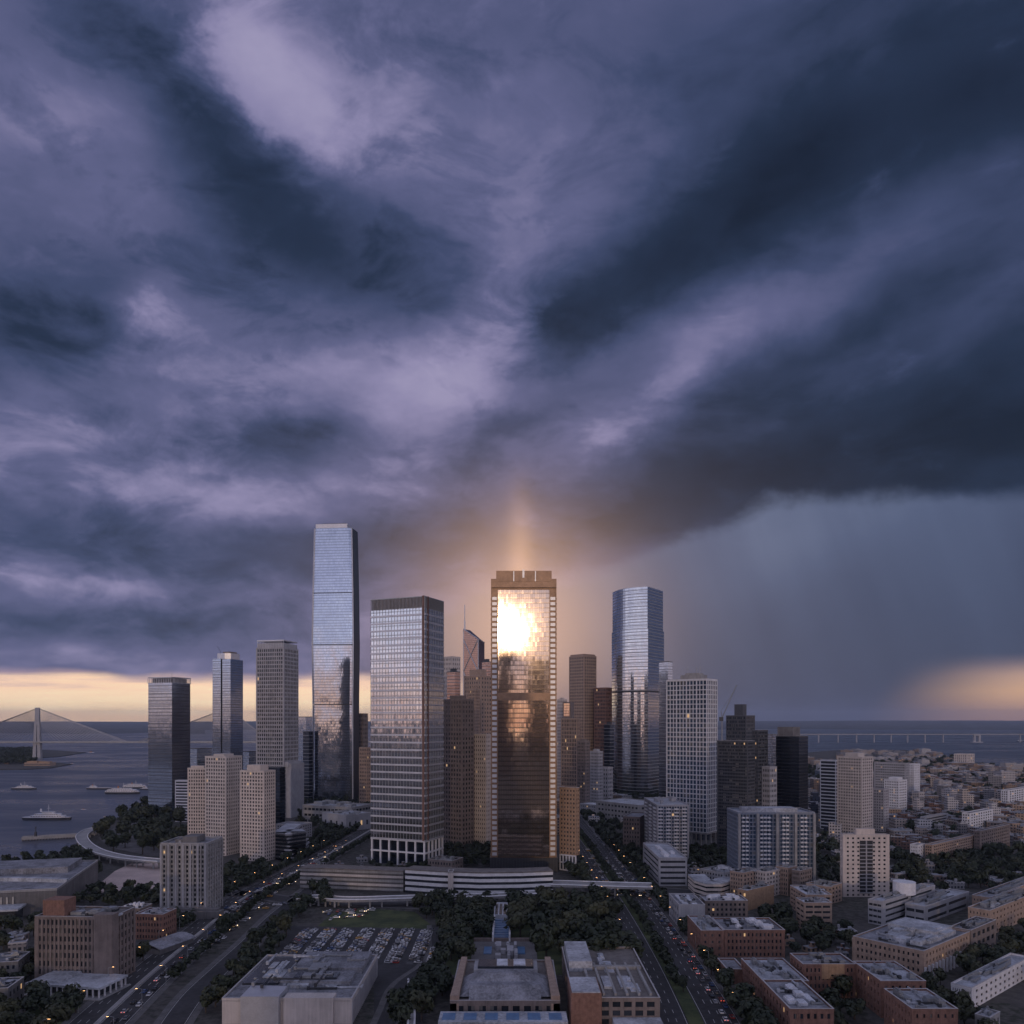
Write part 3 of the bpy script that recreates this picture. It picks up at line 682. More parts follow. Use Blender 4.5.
mb = MB().box(-b.W/2+.6, b.W/2-.6, -b.D/2+.6, b.D/2-.6, 0, 14); mb.obj('base_glass', M['pane'], b.root); mb = MB()
for k in range(6): x = -b.W/2+.5+(b.W-1)*k/5; mb.box(x-.5,x+.5,-b.D/2-.1,-b.D/2+.7,0,13.98)
for z in (0,6.5,12.9): mb.box(-b.W/2,b.W/2,-b.D/2-.05,-b.D/2+.7,z,z+1.05)
mb.obj('white_arcade', M['white_paint'], b.root)
for (q, lb, wl, gl_) in [((447,455,460,818,672),'slim dark glass tower with a flat top behind the crystalline tower','','brown'),((482,488,492,806,662),'thin brown glass tower touching the left edge of the central skyscraper','','brown'),
   ((468,476,480,835,690),'slim tan apartment tower in front of the stepped tan tower','tan',''),((557,563,567,800,700),'thin cream tower touching the right edge of the central skyscraper','cream',''),((577,585,590,815,742),'brown apartment tower before the grooved tan tower','brown',''),((604,610,614,800,725),'narrow dark tower left of the rounded silver tower','','dark'),
   ((450,457,462,835,760),'short beige apartment tower below the brown gridded flats','beige',''),((590,598,603,810,752),'short grey tower between the tan and red brown towers','grey','')]:
    if wl: simple('apartment_tower', lb, q, .7, 'punch', wall=wl, wf=.5, hf=.52, floors=int((q[3]-q[4])/3.2), nf=5, nr=3, top=(.5,.5,4))
    else: simple('office_tower', lb, q, .7, 'glass', gl_, floors=int((q[3]-q[4])/3.5), top=(.5,.5,5))
# dark cluster right of the white tower
b = simple('office_tower', 'wide dark slab office tower right of the white grid tower', (717,748,755,858,742), .5, 'punch', wall='slate', wf=.8, hf=.55, floors=34, nf=18, nr=6)
b = simple('office_tower', 'grey gridded office tower with a penthouse, behind the wide dark slab', (726,746,755,806,716), .7, 'punch', wall='slate', wf=.7, hf=.6, floors=24, nf=12, nr=6, top=(.42,.42,18))
simple('office_tower', 'narrow dark glass tower with pale side piers beside the wide dark slab', (752,758,768,838,731), 1.0, 'punch', wall='slate', wf=.75, hf=.55, floors=30, nf=4, nr=6)
simple('office_tower', 'small bluish tower behind the dark cluster of towers', (766,773,778,800,735), .8, 'glass', 'grey', floors=18)
simple('apartment_block', 'stepped white apartment block between the two darkest towers', (762,770,777,850,768), .9, 'punch', wall='grey', floors=16, nf=4, nr=4, wf=.6, cat='building')
b = simple('office_tower', 'near black glass tower with a boxy roof plant, rightmost of the dark cluster', (776,799,808,838,737), .7, 'glass', 'dark', floors=30, bandm='black')
MB().box(-b.W*.48,b.W*.2,-b.D*.4,b.D*.4,b.H,b.H+11).obj('plant_room', M['concrete_dark'], b.root)
b = simple('apartment_tower', 'dark apartment tower with horizontal white balcony stripes right of the near black tower', (820,836,839,830,761), .4, 'punch', wall='white_paint', pane='dark_strip', wf=.98, hf=.68, floors=20, nf=1, nr=1)
b = simple('apartment_tower', 'tall beige apartment tower with ribbed balconies right of the striped dark tower', (837,862,873,838,758), .6, 'punch', wall='beige', wf=.55, hf=.5, floors=26, nf=9, nr=5, top=(.5,.6,5))
simple('apartment_tower', 'beige apartment tower half hidden behind the ribbed beige tower', (866,884,889,832,790), .5, 'punch', wall='beige', wf=.5, hf=.5, floors=15, nf=7, nr=3)
simple('apartment_block', 'wide pale slab of flats behind the beige towers', (874,906,909,800,764), .3, 'punch', wall='grey', wf=.55, hf=.5, floors=14, nf=16, nr=3, cat='building')
simple('apartment_block', 'white flank of a slab block standing beyond the pale slab of flats', (907,914,920,798,764.5), .8, 'punch', wall='white_paint', wf=.3, hf=.5, floors=14, nf=4, nr=3, cat='building')
simple('apartment_tower', 'small white apartment tower in front of the pale slab of flats', (884,899,907,818,781), .6, 'punch', wall='white_paint', wf=.55, hf=.5, floors=14, nf=8, nr=4, top=(.6,.6,4))
simple('apartment_block', 'square pinkish warehouse block on the far right shore', (954,967,974.5,768,754.5), .7, 'punch', wall='cream', wf=.35, hf=.6, floors=5, nf=6, nr=4, cat='building')
simple('apartment_block', 'white gridded slab of flats at the right edge of the picture', (1001,1008,1042,812,791), 3.5, 'punch', wall='white_paint', wf=.6, hf=.55, floors=9, nf=3, nr=14, cat='building')
simple('apartment_block', 'square white block with ribbed front amid the right hand low houses', (962,970,993,836,814), 2.5, 'punch', wall='white_paint', wf=.55, hf=.55, floors=8, nf=3, nr=9, cat='building')
simple('apartment_block', 'grey slab of flats with long balconies left of the ribbed white block', (920,925,948,834,818), 3.2, 'punch', wall='grey', pane='dark_strip', wf=.95, hf=.45, floors=6, nf=1, nr=1, cat='building')
simple('apartment_block', 'small white ended block before the long warm brick terrace', (910,918,925,866,846), 1.0, 'punch', wall='white_paint', wf=.4, hf=.4, floors=6, nf=4, nr=3, cat='building')
simple('apartment_block', 'long warm tan brick terrace of flats above the dark wood', (925,932,976,866,846), 5, 'punch', wall='tan', wf=.6, hf=.5, floors=7, nf=3, nr=22, cat='building')
simple('apartment_block', 'brown brick block of flats behind the long tan terrace', (974,980,1010,856,832), 3, 'punch', wall='brown', wf=.55, hf=.5, floors=7, nf=3, nr=14, cat='building')
# beige residential towers, left
b = simple('apartment_tower', 'large beige stone apartment tower with stepped shoulders, left of its lower twin', (205,226,242,856,757.5), .9, 'punch', wall='beige', wf=.54, hf=.58, floors=27, nf=8, nr=8, top=(.5,.6,3))
b = simple('apartment_tower', 'left wing of the large beige apartment tower, one step lower and paler', (187.5,206,210,851,769), .45, 'punch', wall='cream', wf=.54, hf=.58, floors=24, nf=7, nr=3, top=(.7,.7,3))
b = simple('apartment_tower', 'beige apartment tower with square windows, right hand of the beige pair', (240,264,275.5,862,772), .6, 'punch', wall='cream', wf=.54, hf=.58, floors=25, nf=8, nr=5, top=(.55,.7,6))
simple('office_block', 'small white and dark striped office block at the foot of the leftmost blue tower', (175,188,191,822,781), .4, 'punch', wall='white_paint', pane='dark_strip', wf=.98, hf=.55, floors=14, nf=1, nr=1, cat='building')
simple('office_block', 'black glass slab behind the right hand beige apartment tower', (268,280,285,828,768), .6, 'glass', 'dark', floors=16, bandm='black', cat='building')
b = Bld('apartment_block', 'dark grey concrete apartment block with vertical piers standing by the avenue', 'building', 160.5, 206.5, 222.5, 916, 845, 'A')
punched(b, M['concrete'], M['pane'], 15, 11, 6, wf=.62, hf=.62, pier=.5, depth=.8, roofm=M['roof'], par=1.3)
mb = MB()
for k in range(7): x = -b.W/2+.6+(b.W-1.2)*k/6; mb.box(x-.6,x+.6,-b.D/2-1.1,-b.D/2-.5,0,b.H+.6)
mb.obj('piers', M['grey'], b.root)
MB().box(-b.W*.12, b.W*.2, -b.D*.25, b.D*.25, b.H, b.H+4.5).box(-b.W*.3, -b.W*.12, -b.D*.2, b.D*.2, b.H, b.H+2.5).obj('penthouse', M['concrete_dark'], b.root); crown_boxes(b, 5, b.H, M['concrete'], 3, hmax=2)
MB().box(-b.W/2-3, b.W/2+12, -b.D/2-9, -b.D/2-1.15, 0, 5).box(-b.W/2-1, b.W/2+10, -b.D/2-7, -b.D/2-2, 4.9, 6.2).obj('podium', M['concrete_dark'], b.root)

# towers standing behind the viewer; the photograph shows them mirrored in the glass fronts
for i, (x, y, w, d, h, st) in enumerate([(-16,-560,36,36,318,'brown'),(170,-700,52,40,250,'grey'),(-190,-640,60,44,235,'darkglass'),(-420,-900,70,50,300,'grey'),(90,-1300,80,60,330,'darkglass'),(420,-1000,70,60,280,'brown'),(-60,-1500,120,60,250,'grey'),(-700,-1200,120,70,260,'brown')]):
    t_ = thing('office_tower', 'tower of the district behind the viewer, '+['narrow and brown, straight behind','grey, a little to the right','dark glass, a little to the left','tall and grey, farther left','dark glass, tallest and farther off','brown, farther right','broad and grey, far behind','broad and brown, far left behind'][i], 'tower', (x,y,0))
    mb = MB().box(-w/2,w/2,-d/2,d/2,0,h); mb.obj('wall', BW[st], t_); MB().box(-w*.3,w*.3,-d*.3,d*.3,h-.2,h+7).obj('penthouse', M['concrete_dark'], t_)
# ------------------------------------------------------------------ lower buildings of the foreground
def low(name, label, q, ratio, wall, floors, nf, nr, wf=.5, hf=.5, roofm='roof', pane='pane', units=6, umat='metal', seed=1, cat='building', hmax=2.6, **kw):
    bl = Bld(name, label, cat, *q, ratio)
    punched(bl, M[wall], M[pane], floors, nf, nr, wf=wf, hf=hf, roofm=M[roofm], par=.9, **kw)
    crown_boxes(bl, units, bl.H+.1, M[umat], seed, hmax=hmax)
    if units: ducts(bl, units+3, bl.H+.1, seed)
    return bl
# brown office block bottom left
b = low('office_block', 'brown eight storey office block with a brick stair tower on its roof, bottom left', (35,112,135,985,919), .55, 'brown', 8, 17, 6, wf=.55, hf=.62, roofm='roof_brown', units=9, seed=4, pier=.3)
MB().box(-b.W/2+3, -b.W/2+14, -b.D/2+1.5, -b.D/2+11, b.H, b.H+8.5).obj('stair_tower', M['brick'], b.root)
MB().box(b.W/2-9, b.W/2+.6, -b.D/2-.6, -b.D/2+5, 0, b.H+2.2).obj('corner_bay', M['brown'], b.root)
MB().cone((-b.W*.05,-b.D*.1),1.0,1.6,b.H,b.H+1.6).obj('satellite_dish', M['white_paint'], b.root)
low('brick_block', 'small red brick block with a white roof right behind the brown office block', (135,163,176.5,940,916), .9, 'brick', 4, 9, 6, roofm='roof_white', units=7, seed=8, umat='grey')
low('brick_block', 'low block with cluttered white roof behind the brown office block', (118,140,152,925,910), .9, 'brown', 3, 6, 5, roofm='roof_white', units=9, seed=11, umat='white_paint')
# convention hall, far left
b = Bld('convention_hall', 'huge low grey exhibition hall with a curved pale roof edge at the left edge', 'hall', -150, 57, 98, 914, 890, .95)
W, D = b.W, b.D
MB().box(-W/2, W/2, -D/2, D/2, 0, b.H-.5).obj('wall', M['concrete_dark'], b.root); roof(b, b.H, M['roof'], M['concrete'], par=1.2)
arc = [(-W/2+W*t, -D/2+D*(.42-.34*(t-.2)**2)) for t in [i/12 for i in range(13)]]
mb = MB()
for (x0,y0),(x1,y1) in zip(arc, arc[1:]): mb.prism(ccw([(x0,y0),(x1,y1),(x1,y1+5),(x0,y0+5)]), b.H-.2, b.H+2.6)
mb.obj('curved_roof_edge', M['roof_light'], b.root)
MB().box(-W/2+8, W/2-10, D*.08, D*.44, b.H, b.H+4.5).obj('raised_roof', M['roof'], b.root)
mb = MB()
for k in range(26): x = -W/2+4+(W-30)*k/25; mb.box(x-.5,x+.5,-D/2-.8,-D/2,0,b.H-3)
mb.obj('wall_fins', M['metal'], b.root)
MB().box(-W/2, W/2-20, -D/2-16, -D/2-.9, 0, b.H*.45).obj('glazed_foyer', M['dark_strip'], b.root); MB().box(-W/2, W/2-18, -D/2-18, -D/2-.9, b.H*.45, b.H*.45+1.2).obj('foyer_roof', M['roof_light'], b.root)
low('house_block', 'small flat roofed block in the left corner beside the brown office block', (-30,18,30,985,963), .8, 'concrete_dark', 3, 8, 4, roofm='roof', units=6, seed=5)
low('house_block', 'low grey shed with a pale roof at the left edge above the dark lawn', (-40,8,24,1012,990), .8, 'concrete_dark', 2, 6, 4, roofm='roof_light', units=5, seed=6)
# entrance pavilion
b = Bld('pavilion', 'low white roofed pavilion on slim columns in front of the brown office block', 'pavilion', 25, 100, 128, 1000, 988, .5)
W, D = b.W, b.D
MB().box(-W/2, W/2, -D/2, D/2, b.H-1, b.H).box(-W/2+2, -W/2+16, -D/2+2, D/2-2, b.H-.02, b.H+1).obj('roof', M['roof_light'], b.root)
mb = MB()
for k in range(13):
    x = -W/2+1+(W-2)*k/12; mb.box(x-.3,x+.3,-D/2+.3,-D/2+.9,0,b.H-1); mb.box(x-.3,x+.3,D/2-.9,D/2-.3,0,b.H-1)
for k in range(1,5): y = -D/2+D*k/5; mb.box(W/2-.9,W/2-.3,y-.3,y+.3,0,b.H-1)
mb.obj('columns', M['white_paint'], b.root); MB().box(-W/2+3,W/2-3,-D/2+3,D/2-3,0,b.H-1.02).obj('glass_wall', M['dark_strip'], b.root)
MB().box(-W/2-1,W/2+1,-D/2-2,D/2+1,0,.6).obj('floor_slab', M['concrete'], b.root)
b = Bld('shed', 'low curved pale canopy roof among trees left of the avenue', 'canopy', 135, 160, 196, 956, 948, 1.6)
W, D = b.W, b.D; mb = MB()
for k in range(8):
    x0, x1 = -W/2+W*k/8, -W/2+W*(k+1)/8; z0, z1 = b.H+2.2*math.sin(math.pi*k/8)-1, b.H+2.2*math.sin(math.pi*(k+1)/8)-1
    i = len(mb.v); mb.v += [(x0,-D/2,z0),(x1,-D/2,z1),(x1,D/2,z1),(x0,D/2,z0),(x0,-D/2,z0-.4),(x1,-D/2,z1-.4),(x1,D/2,z1-.4),(x0,D/2,z0-.4)]; mb.f += [(i,i+1,i+2,i+3),(i+7,i+6,i+5,i+4),(i,i+4,i+5,i+1),(i+3,i+2,i+6,i+7),(i,i+3,i+7,i+4),(i+1,i+5,i+6,i+2)]
mb.obj('roof', M['roof'], b.root); MB().box(-W/2+1,W/2-1,-D/2+1,D/2-1,0,b.H-1.5).obj('wall', M['concrete_dark'], b.root)
# big flat-roofed hall left of centre
b = Bld('retail_hall', 'sprawling pale grey flat roofed hall in front of the car park', 'hall', 222, 352, 377, 1024, 1000, 'A')
W, D = b.W, b.D
MB().box(-W/2, W/2, -D/2, D/2, 0, b.H-.5).obj('wall', M['beige'], b.root); roof(b, b.H, M['roof'], M['beige'], par=.8)
MB().box(-W*.12, W*.46, D*.05, D*.47, b.H, b.H+3).obj('raised_roof', M['roof'], b.root)
MB().box(-W*.15, W*.42, -D*.22, D*.02, b.H, b.H+2.2).obj('raised_roof', M['roof'], b.root)
MB().box(-W*.05, W*.3, -D*.18, -D*.06, b.H+2.1, b.H+3.2).obj('skylight', M['dark_strip'], b.root)  # dark box painted for the shade of a roof recess
MB().box(-W*.34, -W*.05, -D/2-3, -D*.33, 0, b.H+2.5).obj('front_block', M['silver'], b.root)
MB().box(-W*.02, W*.36, -D/2-1.5, -D*.42, 0, b.H+1.4).obj('front_block', M['beige'], b.root)
crown_boxes(b, 12, b.H+.1, M['roof_light'], 21, hmax=2.0); ducts(b, 14, b.H+3, 3); ducts(b, 12, b.H+.1, 4); MB().box(-W*.46,-W*.17,-D*.2,D*.42,b.H,b.H+1.1).obj('skylight', M['dark_strip'], b.root); crown_boxes(b, 8, b.H+3, M['metal'], 22, W=W*.5, D=D*.7, hmax=1.2)  # dark skylight box stands in for a shaded courtyard recess
mb = MB()
for k in range(30): y = -D/2+D*k/29; mb.box(W/2,W/2+.35,y-.25,y+.25,0,b.H-1)
mb.obj('wall_fins', M['grey'], b.root)
# symmetrical pavilion hall bottom centre
b = Bld('museum_hall', 'symmetrical stone hall with hipped grey roof and glazed lantern, bottom centre', 'hall', 450, 0, 560, 1022, 998, D=58)
W, D, h = b.W, b.D, b.H
punched(b, M['brown'], M['pane'], 1, 9, 6, wf=.62, hf=.7, z1=h*.8, roofm=M['roof_brown'])
def hip(x0,x1,y0,y1,z0,z1,i,n,m):
    MB().prism([(x0,y0),(x1,y0),(x1,y1),(x0,y1)], z0, z1, [(x0+i,y0+i),(x1-i,y0+i),(x1-i,y1-i),(x0+i,y1-i)]).obj(n, m, b.root)
hip(-W*.42,W*.42,-D*.42,D*.06,h*.8+1,h*.8+8,11,'roof_slope',M['roof'])
MB().prism([(-W*.33,-D*.5),(W*.33,-D*.5),(W*.33,-D*.3),(-W*.33,-D*.3)], h*.8+.9, h*.8+5.4, [(-W*.33,-D*.38),(W*.33,-D*.38),(W*.33,-D*.3),(-W*.33,-D*.3)]).obj('porch_roof', M['roof'], b.root)
for sx in (-1,1): MB().prism(ccw([(sx*W*.42,-D*.5),(sx*W*.5,-D*.5),(sx*W*.47,D*.48),(sx*W*.41,D*.48)]), 0, h+1).obj('side_wing', M['tan'], b.root)
MB().box(-W*.32,W*.32,D*.1,D*.34,h*.8,h*.8+3.5).obj('lantern', M['grey'], b.root); MB().box(-W*.28,W*.28,D*.12,D*.32,h*.8+3.4,h*.8+4.6).obj('skylight', M['dark_strip'], b.root)
MB().box(-W*.09,W*.02,D*.14,D*.3,h*.8+4.5,h*.8+5.1).box(W*.08,W*.2,D*.14,D*.3,h*.8+4.5,h*.8+5.1).obj('roof_panel', M['roof_white'], b.root)
b = Bld('canopy', 'long blue and white canopy strip along the bottom edge before the stone hall', 'canopy', 438, 0, 568, 1036, 1022, D=12)
W, D, h = b.W, b.D, b.H
MB().box(-W/2,W/2,-D/2,D/2,h-.8,h).obj('roof', M['roof_light'], b.root)
mb = MB()
for k in range(6): x = -W/2+W*(k+.15)/6; mb.box(x,x+W*.1,-D*.3,D*.3,h-.01,h+.25)
mb.obj('roof_panel', M['water_blue'], b.root); mb = MB()
for k in range(15): x = -W/2+1+(W-2)*k/14; mb.box(x-.3,x+.3,-D/2+.5,-D/2+1.1,0,h-.8); mb.box(x-.3,x+.3,D/2-1.1,D/2-.5,0,h-.8)
mb.obj('columns', M['white_paint'], b.root)
# blue pavilion in the park
b = Bld('fountain_stair', 'bright blue tiled stepped cascade with a white glazed head in the middle of the park', 'cascade', 492, 0, 510.5, 943, 938, D=82)
W, D = b.W, b.D; mb = MB()
for k in range(10): mb.box(-W/2+1,W/2-1,-D/2+k*4.2,-D/2+(k+1)*4.2,0,.6+k*.35)
mb.obj('blue_steps', M['water_blue'], b.root)
MB().box(-W/2,-W/2+1,-D/2,D/2-35,0,5).box(W/2-1,W/2,-D/2,D/2-35,0,5).obj('side_wall', M['white_paint'], b.root)
mb = MB()
for i in range(4):
    for j in range(5): mb.box(-W/2+.4+i*(W/4)+.3,-W/2+.4+(i+1)*(W/4)-.6,D/2-34+j*6,D/2-34+j*6+5,4.9,5.3)
MB().box(-W/2,W/2,D/2-35,D/2,0,5).obj('head_block', M['roof_white'], b.root); mb.obj('roof_panel', M['dark_strip'], b.root)
b = Bld('plaza_steps', 'wide paved crossing with blue pools and small pavilions below the blue cascade', 'plaza', 470, 0, 538, 966, 963, D=46)
W, D = b.W, b.D
MB().box(-W/2,W/2,-D/2,D/2,0,.8).obj('terrace', M['concrete_dark'], b.root)
MB().box(-W*.32,-W*.2,-D*.1,D*.2,.7,1.2).box(W*.2,W*.32,-D*.1,D*.2,.7,1.2).obj('pool', M['water_blue'], b.root)
crown_boxes(b, 14, .8, M['grey'], 31, W=W*.5, D=D*.9, hmax=3.5, name='kiosk')
MB().box(-W/2,W/2,D/2-2,D/2,0,2.5).obj('rear_wall', M['brown'], b.root)
# courtyard building right of it
b = Bld('office_block', 'square courtyard building with a brick stair block, right of the stone hall', 'building', 573, 0, 660, 1026, 1000, D=76)
W, D, h = b.W, b.D, b.H
punched(b, M['brown'], M['pane'], 3, 7, 9, wf=.68, hf=.62, roofm=M['roof_brown'])
MB().box(-W*.3,W*.45,-D*.48,D*.05,h,h+.6).obj('courtyard_roof', M['roof_brown'], b.root)
mb = MB()
for k in range(6): x = -W*.27+W*.68*k/5; mb.box(x-.5,x+.5,-D*.46,D*.12,h+.5,h+1.8)
mb.box(-W*.3,W*.45,D*.02,D*.06,h+.5,h+2).obj('roof_beams', M['concrete'], b.root)
MB().box(-W/2-1,-W/2+12,-D/2-2,-D*.25,0,h+3.5).obj('stair_tower', M['brick'], b.root); MB().box(-W/2-.5,-W/2+11.5,-D/2-1.5,-D*.25-.5,h+3.4,h+3.9).obj('roof_slab', M['roof_light'], b.root)
MB().box(-W/2+1,-W/2+12,0,D*.45,h,h+5).obj('roof_unit', M['roof_light'], b.root); crown_boxes(b, 7, h, M['roof_light'], 9, hmax=2.2)
MB().box(-W*.05,W*.5,-D/2-8,-D/2-.5,0,h*.35).obj('front_block', M['roof_light'], b.root)
# curved station block
def arcblock(name, label, cat, pts, depth, h, parts, group=None):
    """pts: front edge in photo pixels (on the ground); a strip building following them"""
    g = [Vector(P(*q)) for q in pts]; c = sum(g, Vector((0,0)))/len(g)
    root = thing(name, label, cat, (c.x, c.y, 0), 0, group)
    fr = [p-c for p in g]; bk = []
    for i in range(len(fr)):
        a = fr[max(0,i-1)]; d = fr[min(len(fr)-1,i+1)]; t = (d-a).normalized(); bk.append(fr[i]+Vector((-t.y,t.x))*depth)
    FOOT.append([tuple(p+c) for p in fr]+[tuple(p+c) for p in bk[::-1]])
    def strip(w0, w1, z0, z1, nm, m):
        mb = MB()
        for i in range(len(fr)-1):
            def at(j, w): return fr[j]+(bk[j]-fr[j]).normalized()*w
            q = [at(i,w0),at(i+1,w0),at(i+1,w1),at(i,w1)]; mb.prism([tuple(v) for v in q], z0, z1)
        return mb.obj(nm, m, root)
    for p in parts: strip(*p)
    return root, fr, bk
lay = [(.8,14,0,17.0,'core',M['dark_strip'])]
for k in range(4): lay.append((0,14.5,k*4.3+2.1,k*4.3+4.4,'spandrel_band',M['white_paint']))
lay.append((-.3,15,17.3,18.2,'roof',M['roof_brown']))
arcblock('station_building', 'long white station building with ribbon windows in front of the central tower', 'building', [(405,893),(440,895.5),(480,897),(520,896.5),(553,895)], 15, 14, lay)
lay = [(1.2,14,0,15,'core',M['concrete_dark'])]
for k in range(5): lay.append((0,14.5,k*3.2+1.2,k*3.2+2.9,'louvre_band',M['beige'] if k%2 else M['concrete']))
lay.append((-.3,15,15.8,16.6,'roof',M['roof_brown']))
arcblock('parking_deck', 'long brown and grey louvred deck joining the left end of the station building', 'building', [(300,889),(330,890),(365,891.5),(403,893)], 15, 13, lay)
b = Bld('tower_block', 'narrow pale stair tower between the louvred deck and the station building', 'stair tower', 448, 0, 453, 897, 873, D=9); MB().box(-b.W/2,b.W/2,-b.D/2,b.D/2,0,b.H).obj('wall', M['beige'], b.root); roof(b, b.H, M['roof'], M['concrete'])
low('office_block', 'low cluttered block between the silver tower and the central tower', (428,452,463,872,862), .8, 'brown', 2, 8, 4, units=9, seed=14, roofm='roof_brown')
# curved stepped apartment terraces, left of tallest tower
lay = []
for k in range(7): lay += [(k*1.6+1.4,26,k*3.4,k*3.4+3.4,'storey',M['dark_strip']),(k*1.6,26.3,k*3.4+2.2,k*3.4+3.5,'balcony_band',M['grey'])]
lay.append((10.5,26,23.8,25,'roof',M['roof_light']))
arcblock('apartment_block', 'curved grey terraced apartment block with stepped balconies left of the tree lined avenue', 'building', [(274,857),(282,861),(294,861),(304,856),(312,848)], 26, 24, lay)
simple('apartment_block', 'cluttered grey block of flats on the slope behind the curved terraces', (276,300,312,846,826), .8, 'punch', wall='grey', wf=.5, hf=.5, floors=8, nf=9, nr=5, cat='building')
b = low('podium_block', 'low pale podium block with flat roofs at the foot of the tallest tower', (302,352,372,826,808), .6, 'concrete', 3, 12, 6, wf=.8, hf=.4, roofm='roof_light', units=8, seed=17, hmax=4)
low('podium_block', 'low white box hall right of the pale podium block', (322,346,371,832,816), .8, 'grey', 1, 4, 4, wf=.3, hf=.3, roofm='roof_light', units=3, seed=18)
# right of the right avenue
b = Bld('apartment_block', 'grey glass apartment block with stacked balconies beside the right avenue', 'building', 644, 657, 689, 862, 806, 'A')
punched(b, M['grey'], M['pane_blue'], 16, 11, 8, wf=.76, hf=.70, depth=.8, roofm=M['roof_light'])
mb = MB(); fh = b.H/16
for k in range(1,16):
    for j in range(4): x = -b.W/2+b.W*(j+.15)/4; mb.box(x,x+b.W*.13,-b.D/2-1.6,-b.D/2-.02,k*fh-.15,k*fh+1.0)
    for j in range(3): y = -b.D/2+b.D*(j+.15)/3; mb.box(-b.W/2-1.5,-b.W/2-.02,y,y+b.D*.12,k*fh-.15,k*fh+1.0)
mb.obj('balconies', M['white_paint'], b.root); crown_boxes(b, 6, b.H, M['grey'], 5, hmax=4)
b = Bld('office_block', 'pale wedge podium with wide dark strip windows below the balcony block', 'building', 643, 659, 687, 886, 859, 'A')
punched(b, M['grey'], M['dark_strip'], 5, 1, 1, wf=.97, hf=.42, roofm=M['roof_light'], depth=.6); crown_boxes(b, 5, b.H, M['white_paint'], 6, hmax=2)
b = simple('apartment_block', 'long dark brown block with small windows along the right avenue behind the balcony block', (623,640,648,852,818), 2.4, 'punch', wall='brown', wf=.45, hf=.5, floors=8, nf=6, nr=16, cat='building')
simple('office_block', 'low pale roofed block at the foot of the rounded silver tower', (596,640,668,826,806), .7, 'punch', wall='concrete', wf=.6, hf=.4, floors=4, nf=12, nr=7, cat='building', roofm='roof_light')
simple('office_block', 'low white block behind the trees of the right avenue', (580,600,612,818,806), .8, 'punch', wall='grey', wf=.5, hf=.4, floors=4, nf=10, nr=7, cat='building', roofm='roof_white')
b = Bld('apartment_block', 'wide blue glass apartment block with pale flat roof, right of the white grid tower', 'building', 727, 738, 815, 884, 814, 'A')
punched(b, M['blue_panel'], M['pane_blue'], 17, 22, 12, wf=.76, hf=.72, depth=.7, roofm=M['roof_light'], par=1.4, mf=.02)
mb = MB(); fh = b.H/17
for k in range(1,17):
    for j in (1,2,6,7,8,12,13,17,18): x = -b.W/2+b.W*j/21; mb.box(x,x+b.W*.035,-b.D/2-1.5,-b.D/2-.02,k*fh-.15,k*fh+1.0)
mb.obj('balconies', M['white_paint'], b.root)
mb = MB()
for j in (0,.24,.49,.73,.97): x = -b.W/2+b.W*j; mb.box(x,x+1.8,-b.D/2-1.9,-b.D/2,0,b.H+.5)
mb.obj('piers', M['concrete'], b.root)
MB().box(-b.W*.3,b.W*.3,-b.D*.35,-b.D*.05,b.H,b.H+4).box(-b.W*.35,b.W*.35,b.D*.1,b.D*.38,b.H,b.H+3).obj('penthouse', M['roof_light'], b.root); crown_boxes(b, 8, b.H, M['grey'], 7, hmax=2.5)
# row of tan houses before it
q = [(730,743,760,893,874,'tan'),(752,766,782,892,873,'cream'),(776,788,797,890,869,'tan'),(792,800,812,893,872,'brown')]
names = ['leftmost, standing beside the curved white block','second, its pale rendered front facing left','third, with a narrow front','rightmost, in darker brick']
for i, (a, c, d, yb, yt, w) in enumerate(q):
    low('town_house', 'tan terraced house before the blue glass block, '+names[i], (a,c,d,yb+6,yt), 1.1, w, 6, 5, 5, wf=.5, hf=.55, roofm='roof_brown', units=5, seed=40+i, cat='house')
b = low('apartment_block', 'orange rendered block with a bright white roof below the tan terraced houses', (738,747,774,911,892), 2.2, 'orange', 3, 2, 0, roofm='roof_white', units=4, seed=46, blank=('right',))
lay = [(.8,12,0,9,'core',M['pane'])]
for k in range(3): lay.append((0,12.4,k*3.2+1.9,k*3.2+3.5,'white_band',M['cream']))
for k in range(3): lay.append((0.1,12.2,k*3.2,k*3.2+.5,'white_band',M['cream']))
lay.append((-.2,12.8,9.9,10.8,'roof',M['roof_light']))
root, fr, bk = arcblock('apartment_block', 'curved white low apartment block beside the wedge podium', 'building', [(688,888),(694,894),(706,898),(722,898),(738,893)], 13, 10, lay)
low('house_block', 'low rooftop cluttered block behind the curved white apartment block', (700,724,745,886,874), .9, 'grey', 3, 8, 7, roofm='roof_light', units=12, seed=49, umat='white_paint')
b = low('office_block', 'pale grey corner building with twin skylight strips on its roof, right of the avenue', (669,679,705,928,906), 'A', 'grey', 3, 0, 5, roofm='roof', blank=('front',), units=3, seed=50)
MB().box(-b.W*.3,-b.W*.1,-b.D*.4,b.D*.4,b.H,b.H+.8).box(b.W*.05,b.W*.25,-b.D*.4,b.D*.4,b.H,b.H+.8).obj('skylight', M['roof_white'], b.root)
b = low('office_block', 'brown brick annex with white roof plant right of the grey corner building', (699,705,748,922,902), 'A', 'brown', 4, 9, 3, roofm='roof_light', units=12, seed=51, umat='white_paint')
